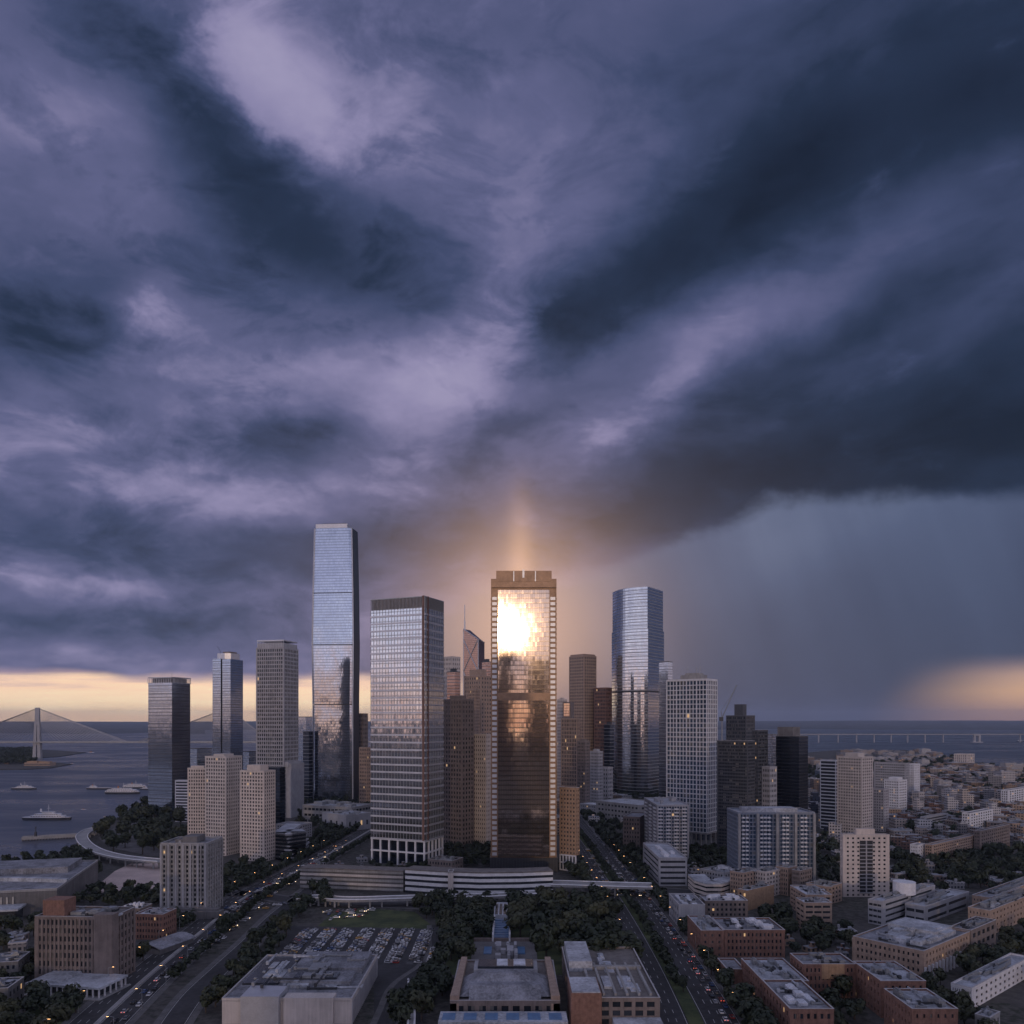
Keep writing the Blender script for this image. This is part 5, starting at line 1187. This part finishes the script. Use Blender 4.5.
# zones: (x0,x1,y0,y1,count,(wmin,wmax),(hmin,hmax),styles,label,group)
zones = [
 (838,1010,790,838,16,(9,15),(13,22),['white','grey','cream','white'],'pale slab of flats in the dense quarter between the beige towers and the shore','pale slabs towards the shore'),
 (866,1005,786,842,16,(7,13),(12,21),['white','cream','grey','cream'],'pale mid rise block of flats standing up among the low houses','pale flats among the low houses'),
 (800,880,790,835,8,(8,13),(14,26),['cream','grey','white'],'pale mid rise block beside the beige apartment towers','pale blocks by the beige towers'),
 (770,850,936,962,5,(10,18),(4,7),['brick','tan','grey'],'low annex in the yard behind the red brick buildings','annexes behind the brick buildings'),
 (842,960,752,770,120,(5,13),(2,4.5),['cream','grey','white','tan'],'tiny pale low roof on the far headland beyond the flats','roofs on the far headland'),
 (896,1035,771,802,150,(8,20),(5,9),['tan','brown','cream','brick','white'],'small low house block among trees on the upper right','houses on the upper right'),
 (890,1015,798,826,100,(10,24),(6,11),['brick','brown','tan','brown'],'small brown brick terrace in the dense quarter on the right','brick terraces on the right'),
 (985,1035,812,850,22,(10,22),(7,13),['brown','tan','grey'],'grey brown house block near the right edge','houses near the right edge'),
 (896,1030,826,850,34,(10,24),(7,12),['brown','cream','brick'],'low house block above the dark wood','houses above the dark wood'),
 (815,905,838,862,12,(8,16),(5,10),['grey','brown','cream'],'small block in the shade between the beige tower and the cream tower','blocks between the beige and cream towers'),
 (876,940,868,896,14,(9,18),(5,9),['grey','cream','brown'],'small block among trees right of the cream tower','blocks right of the cream tower'),
 (560,668,800,830,14,(9,22),(5,11),['grey','brown','cream','white'],'small block on the far side of the right avenue trees','blocks along the far right avenue'),
 (378,560,800,850,16,(9,20),(8,22),['brown','grey','tan'],'small block half hidden between the big towers','blocks between the towers'),
 (690,840,800,846,26,(9,18),(6,16),['grey','darkglass','brown','white'],'small block in the shade at the foot of the dark towers','blocks at the foot of the dark towers'),
 (176,300,792,812,8,(8,16),(5,12),['grey','brown','darkglass'],'small block behind the beige apartment towers','blocks behind the beige towers'),
 (690,960,764,800,100,(6,15),(5,14),['grey','white','cream','blue','brown'],'distant small block near the far shore','distant blocks near the far shore'),
 (360,700,772,796,30,(6,14),(4,12),['grey','white','cream','darkglass'],'distant small block seen between the towers','distant blocks seen between towers'),
 (0,60,863,882,8,(6,14),(1.5,3.5),['grey','tan','cream'],'small low shed on the quay left of the flyover','sheds on the quay'),
 (0,34,940,964,5,(12,20),(6,9),['grey','brown'],'low block left of the brown office block','low blocks at the left edge'),
 (690,760,868,886,6,(9,16),(4,7),['grey','white','cream'],'low cluttered house behind the curved white block','houses behind the curved white block'),
 (300,470,860,876,10,(8,18),(2,5),['grey','brown','cream'],'low kiosk or annex in the forecourt of the silver tower','annexes before the silver tower'),
 (925,1024,880,905,6,(12,22),(5,8),['tan','grey','brown'],'low block beyond the pale angled building','low blocks beyond the angled building'),
 (-60,46,751,766,9,(4,9),(1,2.2),['grey','tan'],'tiny shed on the harbour island','sheds on the island'),
]
rz = random.Random(11)
for (x0,x1,y0,y1,n,wr,hr,st,lb,gp) in zones:
    done = 0
    for _ in range(n*30):
        if done >= n: break
        px, py = rz.uniform(x0,x1), rz.uniform(y0,y1); w_ = rz.uniform(*wr); X_, Y_ = P(px, py); s_ = Y_/F
        if not (inpoly(X_, Y_+w_*s_*.35, LAND) or inpoly(X_, Y_, ISL)) or not clear(X_, Y_+w_*s_*.3, w_*s_*.6) or onroad(X_, Y_+w_*s_*.3) or inpoly(X_,Y_,PARK): continue
        D_ = w_*s_*rz.uniform(.5,.9); block(px, py, w_, rz.uniform(*hr), rz.choice(st), label=lb, group=gp, depth=D_, rz=rz.choice((0,0,.05,-.08,.12,.4,-.5))); done += 1
        FOOT.append([(X_-w_*s_/2,Y_),(X_+w_*s_/2,Y_),(X_+w_*s_/2,Y_+D_),(X_-w_*s_/2,Y_+D_)])
BLK.sort(key=lambda b: -b[0][2]*(b[0][3]+3))
for a, k, r_ in BLK[:290]: build_block(*a, rnd_=r_, **k)
# the farther, smaller ones past the three hundred largest: one object
fb = MB(); fi = []; sty = list(BW)
for (px, py, wpx, hpx, style), k, r_ in BLK[290:]:
    x, y = P(px, py); s_ = y/F; W, Ht, D = wpx*s_, hpx*s_, k['depth']; i = len(fb.v); ca, sa = math.cos(k['rz']), math.sin(k['rz'])
    q = MB().box(-W/2,W/2,-D/2,D/2,0,Ht).box(-W*.2,W*.1,-D*.3,D*.1,Ht-.1,Ht+2.5)
    fb.v += [(x+a*ca-b_*sa, y+D/2+a*sa+b_*ca, c) for a, b_, c in q.v]; fb.f += [tuple(i+j for j in f) for f in q.f]; fi += [sty.index(style)]*len(q.f)
me = fb.mesh('distant_houses')
for q in sty: me.materials.append(BW[q])
me.polygons.foreach_set('material_index', fi); o = bpy.data.objects.new('distant_houses', me); C.objects.link(o); o['kind'] = 'stuff'; tag(o, 'mass of tiny far houses filling the quarters towards the shore', 'houses')
# tower crane
c = P(722, 812); r = thing('tower_crane', 'luffing tower crane with its thin jib raised to the right, beside the white grid tower', 'crane', (c[0], c[1], 0))
s_ = c[1]/F
MB().bar((0,0,0),(0,0,95*s_),1.1).obj('mast', M['metal'], r); MB().bar((0,0,94*s_),(14.5*s_,0,127*s_),.8).obj('jib', M['metal'], r); MB().box(-2.5*s_,1*s_,-2,2,91*s_,95*s_).obj('cab', M['dark_metal'], r)
MB().bar((0,0,95*s_),(-1*s_,0,101*s_),.5).bar((-1*s_,0,101*s_),(12*s_,0,121.5*s_),.25).obj('tie_rod', M['metal'], r)

# ------------------------------------------------------------------ trees
m, nt, bs = mat('foliage'); o = objc(nt); r_ = orand(nt)
c_ = mixc(nt, noise(nt, o, .35, 3, .6).smooth(.3,.7), (.010,.016,.009), (.034,.046,.021)); c_ = mixc(nt, r_.gt(.6)*.5, c_, (.050,.052,.022)); c_ = mixc(nt, r_.lt(.25)*.6, c_, (.012,.022,.012))
setc(nt, bs, 'Base Color', c_); setc(nt, bs, 'Roughness', .7); MLEAF = m
def crown_mesh(seed, R_=5.2, n=420, hgt=4.2, leaf=.85):
    q = random.Random(seed); mb = MB(); lobes = []
    for i in range(9):
        a = q.uniform(0,6.28); d = q.uniform(0,.62)*R_; lobes.append((d*math.cos(a), d*math.sin(a), q.uniform(-.35,.55)*hgt, q.uniform(.36,.58)*R_))
    for i in range(n):
        lx, ly, lz, lr = q.choice(lobes)
        v = Vector((q.gauss(0,1),q.gauss(0,1),q.gauss(0,1)+.25)).normalized(); p = Vector((lx,ly,lz))+v*lr*(q.uniform(.55,1.08))*Vector((1,1,.8)).length/1.6
        p.z = p.z*.95
        nn = (v+Vector((q.uniform(-.7,.7),q.uniform(-.7,.7),q.uniform(-.4,.9)))).normalized(); t = nn.orthogonal().normalized(); b_ = nn.cross(t)
        s = leaf*q.uniform(.6,1.25); a = q.uniform(0,3.1); t, b_ = t*math.cos(a)+b_*math.sin(a), b_*math.cos(a)-t*math.sin(a)
        j = len(mb.v); mb.v += [tuple(p-t*s-b_*s*.6+nn*.12), tuple(p+t*s-b_*s*.7), tuple(p+t*s*.7+b_*s*.7+nn*.1), tuple(p-t*s*.8+b_*s*.6)]; mb.f.append((j,j+1,j+2,j+3))
    return mb
tr_proto = []
for i in range(6):
    me = crown_mesh(50+i, n=520).mesh('crown'); me.materials.append(MLEAF)
    tk = MB().cone((0,0),.38,.22,-6.4,-.5,7)
    q = random.Random(i)
    for k in range(4): a = q.uniform(0,6.28); tk.bar((0,0,-2.5+k*.4),(2.4*math.cos(a),2.4*math.sin(a),.6+k*.5),.13,5)
    tm = tk.mesh('trunk'); tm.materials.append(M['bark']); tr_proto.append((me, tm))
lowcrown = [crown_mesh(80+i, n=110, leaf=1.55) for i in range(4)]
CAND = []
rt = random.Random(23)
def grove(px, sp, label, group, size=(.7,1.15), force=False, pad=3.0):
    pl = [P(*p) for p in px]; xs = [p[0] for p in pl]; ys = [p[1] for p in pl]
    A = abs(sum(pl[i][0]*pl[(i+1)%len(pl)][1]-pl[(i+1)%len(pl)][0]*pl[i][1] for i in range(len(pl))))/2
    n = int(A/(sp*sp)*1.6); pts = []; grid = {}
    for _ in range(n*3):
        x, y = rt.uniform(min(xs),max(xs)), rt.uniform(min(ys),max(ys))
        if not inpoly(x, y, pl): continue
        gx, gy = int(x//sp), int(y//sp)
        if any((a-x)**2+(b-y)**2 < sp*sp for i in (-1,0,1) for j in (-1,0,1) for a, b in grid.get((gx+i,gy+j), ())): continue
        if not (inpoly(x, y, LAND) or inpoly(x, y, ISL)) or not clear(x, y, pad) or onroad(x, y): continue
        grid.setdefault((gx,gy), []).append((x,y)); CAND.append((y, x, rt.uniform(*size)*sp/8.2*1.04, label, group))
def rowtrees(line, off, step, label, group, size=(.65,1.0), s0=0, s1=1):
    g = [Vector(p) for p in line]; acc = 0; nxt = 0; tot = sum((b-a).length for a, b in zip(g, g[1:]))
    for a, b in zip(g, g[1:]):
        t = (b-a).normalized(); n = Vector((-t.y,t.x)); L = (b-a).length
        while nxt < acc+L:
            if s0 <= nxt/tot <= s1:
                p = a+t*(nxt-acc)+n*(off+rt.uniform(-1,1))
                if clear(p.x, p.y, 2.5): CAND.append((p.y, p.x, rt.uniform(*size), label, group))
            nxt += step*rt.uniform(.8,1.25)
        acc += L
grove([(408,912),(445,905),(500,907),(552,907),(556,914),(514,916),(512,909),(490,912),(488,950),(440,965),(410,1000),(385,1030),(420,1040),(438,990),(447,930)], 9.5, 'dark green park tree left of the blue cascade', 'park trees left of the cascade')
grove([(440,903),(490,906),(490,928),(486,964),(450,966),(442,1000),(424,1010),(430,960),(436,930)], 7.2, 'tree in the thick clump between the car park and the stone hall', 'clump between car park and stone hall', (1.0,1.35))
grove([(514,914),(560,910),(615,908),(628,925),(655,980),(648,995),(560,962),(545,965),(535,940),(514,940)], 11.5, 'dark green park tree between the blue cascade and the right avenue', 'park trees right of the cascade', (.85,1.3))
grove([(424,899),(555,902),(555,908),(424,906)], 6, 'tree in the dense row below the station building', 'trees below the station building')
grove([(224,870),(246,864),(270,870),(300,878),(262,890),(232,908),(224,900)], 7.5, 'tree in the dark grove between the concrete block and the avenue', 'grove by the concrete block')
grove([(230,975),(262,935),(285,905),(310,888),(318,900),(296,925),(268,962),(228,1000),(180,1030),(200,1000)], 7.5, 'tree in the belt between the left avenue and the car park', 'belt beside the car park')
grove([(128,990),(136,960),(180,948),(215,915),(232,925),(196,950),(150,985),(130,1005),(110,1010)], 7.5, 'tree on the near left bank of the left avenue', 'trees left of the left avenue')
grove([(-40,1000),(40,985),(95,1005),(85,1050),(-60,1060)], 8.0, 'tree in the dark garden at the bottom left corner', 'garden trees bottom left')
grove([(0,930),(36,925),(34,985),(0,990)], 8, 'tree beside the exhibition hall at the left edge', 'trees at the left edge')
grove([(98,893),(160,890),(160,908),(120,908),(60,905)], 7, 'tree in the hedge row between the exhibition hall and the brown block', 'trees below the pink plaza')
grove([(170,905),(158,918),(165,930),(205,925),(232,912)], 6.5, 'tree around the foot of the concrete block', 'trees round the concrete block')
grove([(98,836),(120,822),(148,808),(180,815),(186,838),(184,858),(150,858),(112,852)], 19, 'shrubby tree on the stony slope above the flyover', 'trees on the slope', (.5,.9))
grove([(0,862),(40,860),(74,852),(100,866),(98,878),(60,884),(0,878)], 8.5, 'small tree on the quay left of the flyover', 'quay trees', (.6,.95))
grove([(100,835),(112,823),(130,813),(148,806),(148,809),(116,826),(104,837)], 6.5, 'tree in the shoreline row above the harbour', 'shoreline trees', (.7,1))
grove([(312,838),(370,812),(372,830),(330,852),(296,868),(280,864)], 7.5, 'tree lining the far part of the left avenue', 'trees along the far left avenue')
grove([(372,866),(430,868),(430,873),(380,876)], 6.5, 'small tree before the white frame base of the silver tower', 'trees before the silver tower', (.6,.85))
grove([(446,838),(490,842),(490,868),(460,868),(446,860)], 7, 'tree in the dark gap between the silver and central towers', 'trees between the big towers')
grove([(578,830),(560,870),(578,882),(610,882),(584,850)], 7.5, 'tree on the left bank of the far right avenue', 'left bank trees of the right avenue')
grove([(590,828),(640,850),(650,888),(625,884),(600,850)], 7.5, 'tree on the right bank of the far right avenue', 'right bank trees of the right avenue')
grove([(652,898),(668,898),(690,940),(735,1000),(790,1060),(740,1060),(705,1000),(676,950)], 8, 'tree on the near right pavement of the right avenue', 'trees on the right pavement')
grove([(716,985),(742,1000),(770,1050),(740,1060),(716,1010)], 8, 'tree in the dark clump below the small brick box', 'clump below the brick box')
grove([(748,905),(800,925),(860,935),(855,960),(785,955),(765,930)], 8, 'tree in the yard behind the red brick buildings', 'yard trees behind the brick buildings')
grove([(808,992),(855,990),(855,1030),(820,1040)], 8, 'tree before the yellow panelled brick wing', 'trees before the brick wing')
grove([(690,850),(728,850),(728,882),(690,880)], 7, 'tree under the raised white grid tower', 'trees under the white tower')
grove([(905,868),(935,850),(1024,855),(1060,900),(960,888),(905,884)], 9, 'tree of the dark wood on the right', 'dark wood on the right')
grove([(816,836),(842,838),(842,890),(816,890)], 8, 'tree between the blue glass block and the cream tower', 'trees left of the cream tower')
grove([(890,850),(930,868),(900,872),(960,900),(892,896)], 8, 'tree right of the cream tower', 'trees right of the cream tower')
grove([(968,945),(1040,930),(1060,990),(1000,990),(965,985),(925,990)], 8.5, 'tree in the dark belt right of the arcaded corner building', 'belt by the arcaded building')
grove([(925,995),(955,1012),(1000,1030),(1000,1060),(930,1060)], 8, 'tree before the patchy roofed block at the bottom right', 'trees bottom right', (.8,1.2))
grove([(895,786),(1040,775),(1060,850),(940,848),(900,830)], 26, 'tree between the houses on the right', 'trees among the right hand houses', (.35,.5))
grove([(900,770),(1060,768),(1060,790),(905,786)], 24, 'tree of the wooded belt by the far right shore', 'wooded belt by the right shore', (.4,.6))
grove([(700,775),(960,758),(960,772),(700,800)], 22, 'tree near the far shore', 'trees near the far shore', (.35,.6))
grove([(560,775),(360,778),(300,790),(300,830),(560,830),(700,840),(700,780)], 15, 'tree between the towers', 'trees between the towers', (.45,.7))
grove([(-200,750),(40,750),(34,764),(-250,768)], 12, 'tree on the harbour island', 'trees on the island', (.7,1.1))
grove([(240,850),(190,852),(176,838),(186,826),(250,840)], 7.5, 'tree round the foot of the beige apartment towers', 'trees round the beige towers')
grove([(320,893),(326,893),(326,908),(320,908)], 6, 'round tree standing alone before the louvred deck', 'lone trees before the deck', (1.5,1.6))
grove([(596,898),(625,898),(652,960),(668,1000),(650,1000),(625,950)], 7.5, 'tree leaning over the left kerb of the right avenue', 'left kerb trees of the right avenue')
rowtrees(avR, 22.5, 9, 'street tree on the park side of the right avenue', 'park side trees of the right avenue', (.7,.95), .05, .6)
rowtrees(avR, -22.5, 9, 'street tree on the brick building side of the right avenue', 'brick side trees of the right avenue', (.6,.9), .1, .7)
rowtrees(avR, 0, 9, 'small tree on the grassy median of the right avenue', 'median trees of the right avenue', (.55,.75), .08, .8)
rowtrees(avL, 15.5, 10, 'street tree on the far side pavement of the left avenue', 'street trees of the left avenue', (.5,.75), .1, .8)
rowtrees(avL, -15.5, 10, 'street tree on the car park side of the left avenue', 'street trees on the car park side', (.5,.75), .1, .8)
def vis(x, y): px = 512+x*F/y; py = 720+H*F/y; return -15 < px < 1039 and py < 1045
CAND.sort(key=lambda c: -(c[2]/c[0]))
ind = [c for c in CAND if vis(c[1], c[0])][:300]; ids = set(map(id, ind)); rest = [c for c in CAND if id(c) not in ids]
print('TREES', len(CAND), 'rest', len(rest))
for (y, x, s_, lb, gp) in ind:
    k = rt.randrange(6); h0 = 6.0*s_
    t = thing('tree', lb, 'tree', (x, y, 0), rt.uniform(0,6.28), gp); t.scale = (s_, s_, s_*rt.uniform(.85,1.15))
    child('crown', tr_proto[k][0], t, (0,0,6.2)); child('trunk', tr_proto[k][1], t, (0,0,6.2))
bulk = MB()
for (y, x, s_, lb, gp) in rest:
    cm = rt.choice(lowcrown); i = len(bulk.v); a = rt.uniform(0,6.28); ca, sa = math.cos(a)*s_, math.sin(a)*s_
    bulk.v += [(x+vx*ca-vy*sa, y+vx*sa+vy*ca, (vz+5.6)*s_) for vx, vy, vz in cm.v]; bulk.f += [tuple(i+j for j in f) for f in cm.f]
    bulk.v += []; 
w = bulk.obj('distant_trees', MLEAF); w['kind'] = 'stuff'; tag(w, 'mass of smaller and farther trees filling streets and gardens across the city', 'trees')

# ------------------------------------------------------------------ cars
CARC = {'white':(.62,.62,.64),'silver':(.36,.37,.39),'black':(.02,.02,.024),'grey':(.12,.12,.13),'red':(.28,.03,.025),'blue':(.04,.08,.20),'yellow':(.55,.30,.06)}
def paint(n, c):
    m, nt, b = mat(n+'_car_paint'); setc(nt, b, 'Base Color', c); setc(nt, b, 'Roughness', .3); b.inputs['Coat Weight'].default_value = .5; return m
def cross(pts, w, ins=0.0):
    mb = MB(); n = len(pts)
    mb.v = [(x,-w+i_*ins,z) for x, z, i_ in pts]+[(x,w-i_*ins,z) for x, z, i_ in pts]
    mb.f = [tuple(range(n)), tuple(range(2*n-1,n-1,-1))]+[(j,n+j,n+(j+1)%n,(j+1)%n) for j in range(n)]; return mb
body = cross([(-2.2,.3,0),(2.2,.3,0),(2.25,.62,0),(2.1,.82,.2),(1.0,.95,.3),(-1.6,.98,.3),(-2.2,.9,.2),(-2.25,.55,0)], .9, .25)
rf = cross([(.5,1.38,0),(.2,1.44,0),(-1.0,1.43,0),(-1.25,1.36,0)], .62)
cab = cross([(1.15,.93,0),(.45,1.40,1),(-1.15,1.40,1),(-1.85,.93,0)], .80, .17)
cabm = cab.mesh('cabin_glass'); cabm.materials.append(M['pane'])
wh = MB().bar((0,-.1,0),(0,.1,0),.33,10).mesh('wheel'); wh.materials.append(M['tyre'])
lampm = bpy.data.materials.new('head_lamp'); lampm.use_nodes = True; bb = lampm.node_tree.nodes['Principled BSDF']; bb.inputs['Emission Color'].default_value = (1,.72,.42,1); bb.inputs['Emission Strength'].default_value = 4.5
tailm = bpy.data.materials.new('tail_lamp'); tailm.use_nodes = True; bb = tailm.node_tree.nodes['Principled BSDF']; bb.inputs['Emission Color'].default_value = (1,.10,.03,1); bb.inputs['Emission Strength'].default_value = 1.6
hl = MB().box(-.06,.06,-.22,.22,-.13,.13).mesh('headlight'); hl.materials.append(lampm); tlm = MB().box(-.04,.04,-.2,.2,-.09,.09).mesh('tail_light'); tlm.materials.append(tailm)
CB = {}
for n_, c_ in CARC.items():
    me = body.mesh('body'); me.materials.append(paint(n_, c_)); me2 = rf.mesh('roof'); me2.materials.append(me.materials[0]); CB[n_] = (me, me2)
NCAR = [0]
EXTRA = {}; CARS = []
def car(x, y, z, rz, col, label, group, near=False, lit=False):
    CARS.append((y, x, z, rz, col, label, group, near, lit))
def build_car(y, x, z, rz, col, label, group, near, lit):
    t = thing('car', label, 'car', (x, y, z), rz, group)
    child('body', CB[col][0], t); child('cabin_glass', cabm, t); child('roof', CB[col][1], t)
    if near:
        for a in (-1.35,1.4):
            for b_ in (-.82,.82): child('wheel', wh, t, (a,b_,.33))
    if lit:
        for s in (-1,1): child('headlight', hl, t, (2.24,s*.6,.62)); child('tail_light', tlm, t, (-2.24,s*.62,.7))
cw = ['white']*6+['silver']*5+['black']*4+['grey']*4+['red','blue','blue','yellow']
ordn = ['first','second','third','fourth','fifth','sixth','seventh','eighth','ninth','tenth','eleventh','twelfth','thirteenth','fourteenth','fifteenth','sixteenth','seventeenth','eighteenth','nineteenth','twentieth']+['twenty-'+s for s in ('first','second','third','fourth','fifth','sixth','seventh','eighth','ninth')]+['thirtieth']+['thirty-'+s for s in ('first','second','third','fourth','fifth','sixth','seventh','eighth','ninth')]+['fortieth']+['forty-'+s for s in ('first','second','third','fourth','fifth','sixth','seventh','eighth','ninth')]+['fiftieth']
rc = random.Random(5)
# car park: rows run away from the viewer
bays = MB()
def col_x(px, y): return (px-512)*y/F
xs0 = [P(p, 966)[0] for p in (272,281,296,303,318,325,341,348,364,371,387,394,410,417,429)]
ri = 0
for x0 in xs0:
    ri += 1; j = 0; y = P(0,965)[1]+3
    while y < P(0,930)[1]:
        if inpoly(x0, y, PARK) and clear(x0, y, 2.5):
            bays.box(x0-2.6,x0+2.6,y-1.32,y-1.22,.10,.13)
            if rc.random() < .80:
                j += 1; c_ = rc.choice(cw); car(x0+rc.uniform(-.3,.3), y, .1, rc.choice((0,math.pi))+rc.uniform(-.03,.03), c_, f'{c_} car, {ordn[j-1]} from the near end in {ordn[ri-1]} car park row from left', 'cars in the car park', near=y<420)
        y += 2.65
w = bays.obj('parking_bay_lines', M['line']); w['kind'] = 'structure'
def traffic(line, offs, lab, group, n, s0, s1, gapm=(6.5,16)):
    g = [Vector(p) for p in line]; seg = [(b-a).length for a, b in zip(g, g[1:])]; tot = sum(seg); cnt = 0
    for li, (off, dr) in enumerate(offs):
        s = tot*s0+rc.uniform(0,8); j = 0
        while s < tot*s1 and cnt < n:
            k = 0; q = s
            while k < len(seg)-1 and q > seg[k]: q -= seg[k]; k += 1
            t = (g[k+1]-g[k]).normalized(); nrm = Vector((-t.y,t.x)); p = g[k]+t*q+nrm*off
            if vis(p.x, p.y) :
                j += 1; cnt += 1; c_ = rc.choice(cw)
                car(p.x, p.y, .17, math.atan2(t.y,t.x)+(0 if dr > 0 else math.pi), c_, f'{c_} car, {ordn[min(j,50)-1]} from near end in {ordn[li]} lane {lab}', group, near=p.y<420, lit=(dr < 0 and rc.random() < .55) or rc.random() < .2)
            s += rc.uniform(*gapm)
traffic(avR, [(-16.6,1),(-13.2,1),(-9.8,1),(6.5,-1),(9.8,-1),(13,-1)], 'from right of right avenue', 'cars on the right avenue', 80, .03, .72, (6.2,14))
traffic(avL, [(-10.3,1),(-6.7,1),(-3.4,1),(3.4,-1),(6.7,-1)], 'from right of left avenue', 'cars on the left avenue', 60, .04, .8, (8,20))
# ---- street lamps along both avenues
lm = bpy.data.materials.new('lamp_lens'); lm.use_nodes = True; bb = lm.node_tree.nodes['Principled BSDF']; bb.inputs['Emission Color'].default_value = (1,.52,.2,1); bb.inputs['Emission Strength'].default_value = 12
pole = MB().cone((0,0),.16,.1,0,9.5,8).bar((0,0,9.4),(2.2,0,10),.08).mesh('pole'); pole.materials.append(M['metal'])
head = MB().box(1.7,2.9,-.2,.2,9.85,10.05).mesh('lamp_head'); head.materials.append(M['dark_metal']); lens = MB().box(1.85,2.8,-.16,.16,9.78,9.86).mesh('lens'); lens.materials.append(lm)
def lamps(line, off, step, label, group, s0, s1, flip):
    g = [Vector(p) for p in line]; acc = 0; nxt = step/2; tot = sum((b-a).length for a, b in zip(g, g[1:])); k = 0
    for a, b in zip(g, g[1:]):
        t = (b-a).normalized(); n = Vector((-t.y,t.x)); L = (b-a).length
        while nxt < acc+L:
            if s0 < nxt/tot < s1:
                p = a+t*(nxt-acc)+n*off
                if vis(p.x, p.y):
                    k += 1; l = thing('street_lamp', f'street lamp, {ordn[k-1]} from near end {label}', 'street lamp', (p.x,p.y,.1), math.atan2(n.y,n.x)+(math.pi if flip else 0), group)
                    child('pole', pole, l); h_ = child('lamp_head', head, l); child('lens', lens, h_)
            nxt += step
        acc += L
lamps(avR, -20.5, 32, 'on the right pavement of the right avenue', 'street lamps of the right avenue', .02, .6, False)
lamps(avR, 20.5, 32, 'on the left pavement of the right avenue', 'street lamps of the right avenue', .02, .6, True)
lamps(avL, -13.5, 34, 'on the right pavement of the left avenue', 'street lamps of the left avenue', .02, .6, False)
lamps(avL, 13.5, 34, 'on the left pavement of the left avenue', 'street lamps of the left avenue', .02, .6, True)

CARS.sort(key=lambda c: c[0])
for c_ in CARS[:300]: build_car(*c_)
for (y_,x_,z_,rz_,col_,_a,_b,_c,lit_) in CARS[300:]: EXTRA.setdefault(col_, []).append((x_,y_,z_,rz_,lit_))
# farther traffic than the three hundred nearest cars: one object
for (pts, n) in (([(205,925),(250,893),(300,868),(338,842),(342,848),(312,872),(262,902),(222,930)], 130), ([(200,945),(228,915),(262,902),(246,920),(222,948)], 30), ([(598,880),(655,880),(660,897),(600,896)], 75), ([(585,850),(600,850),(625,880),(605,884)], 40), ([(905,868),(960,890),(958,894),(900,872)], 22), ([(225,906),(320,900),(320,905),(225,912)], 26), ([(326,912),(372,908),(376,914),(330,922)], 26)):
    pl = [P(*p) for p in pts]; xs = [p[0] for p in pl]; ys = [p[1] for p in pl]
    for _ in range(n*6):
        x, y = rc.uniform(min(xs),max(xs)), rc.uniform(min(ys),max(ys))
        if n > 0 and inpoly(x, y, pl) and clear(x, y, 2): EXTRA.setdefault(rc.choice(cw), []).append((x,y,.18,rc.choice((1.55,4.7,.05,3.1)),rc.random()<.35)); n -= 1
st = MB(); fm = []; CM = {n_: CB[n_][0].materials[0] for n_ in CB}; ml = list(CM.values())+[M['pane'],lampm]
def put(mb, me_v, me_f, x, y, z, rz_, mi):
    i = len(mb.v); ca, sa = math.cos(rz_), math.sin(rz_)
    mb.v += [(x+a*ca-b*sa, y+a*sa+b*ca, z+c) for a, b, c in me_v]; mb.f += [tuple(i+j for j in f) for f in me_f]; fm.extend([mi]*len(me_f))
hb = MB().box(2.2,2.3,-.85,-.35,.5,.75).box(2.2,2.3,.35,.85,.5,.75)
for ci, n_ in enumerate(CM):
    for (x,y,z,rz_,lit) in EXTRA.get(n_, []):
        put(st, body.v, body.f, x,y,z,rz_,ci); put(st, cab.v, cab.f, x,y,z,rz_,len(CM)); put(st, rf.v, rf.f, x,y,z,rz_,ci)
        if lit: put(st, hb.v, hb.f, x,y,z,rz_,len(CM)+1)
me = st.mesh('distant_cars')
for q in ml: me.materials.append(q)
me.polygons.foreach_set('material_index', fm)
o = bpy.data.objects.new('distant_cars', me); C.objects.link(o); o['kind'] = 'stuff'; tag(o, 'mass of small cars in the farther traffic of both avenues', 'cars')
# ------------------------------------------------------------------ air
HZ = True
if HZ:
    mb = MB().box(-26000, 26000, -7000, 34000, -9, 500); hz = mb.mesh('haze')
    hm = bpy.data.materials.new('haze_air'); hm.use_nodes = True; hn = hm.node_tree; hn.nodes.clear()
    v = hn.nodes.new('ShaderNodeVolumePrincipled'); v.inputs['Color'].default_value = (.62,.74,1.0,1); v.inputs['Density'].default_value = 2.6e-5; v.inputs['Anisotropy'].default_value = .2
    oo = hn.nodes.new('ShaderNodeOutputMaterial'); hn.links.new(v.outputs[0], oo.inputs['Volume']); hz.materials.append(hm)
    o = bpy.data.objects.new('haze', hz); C.objects.link(o); o['kind'] = 'stuff'
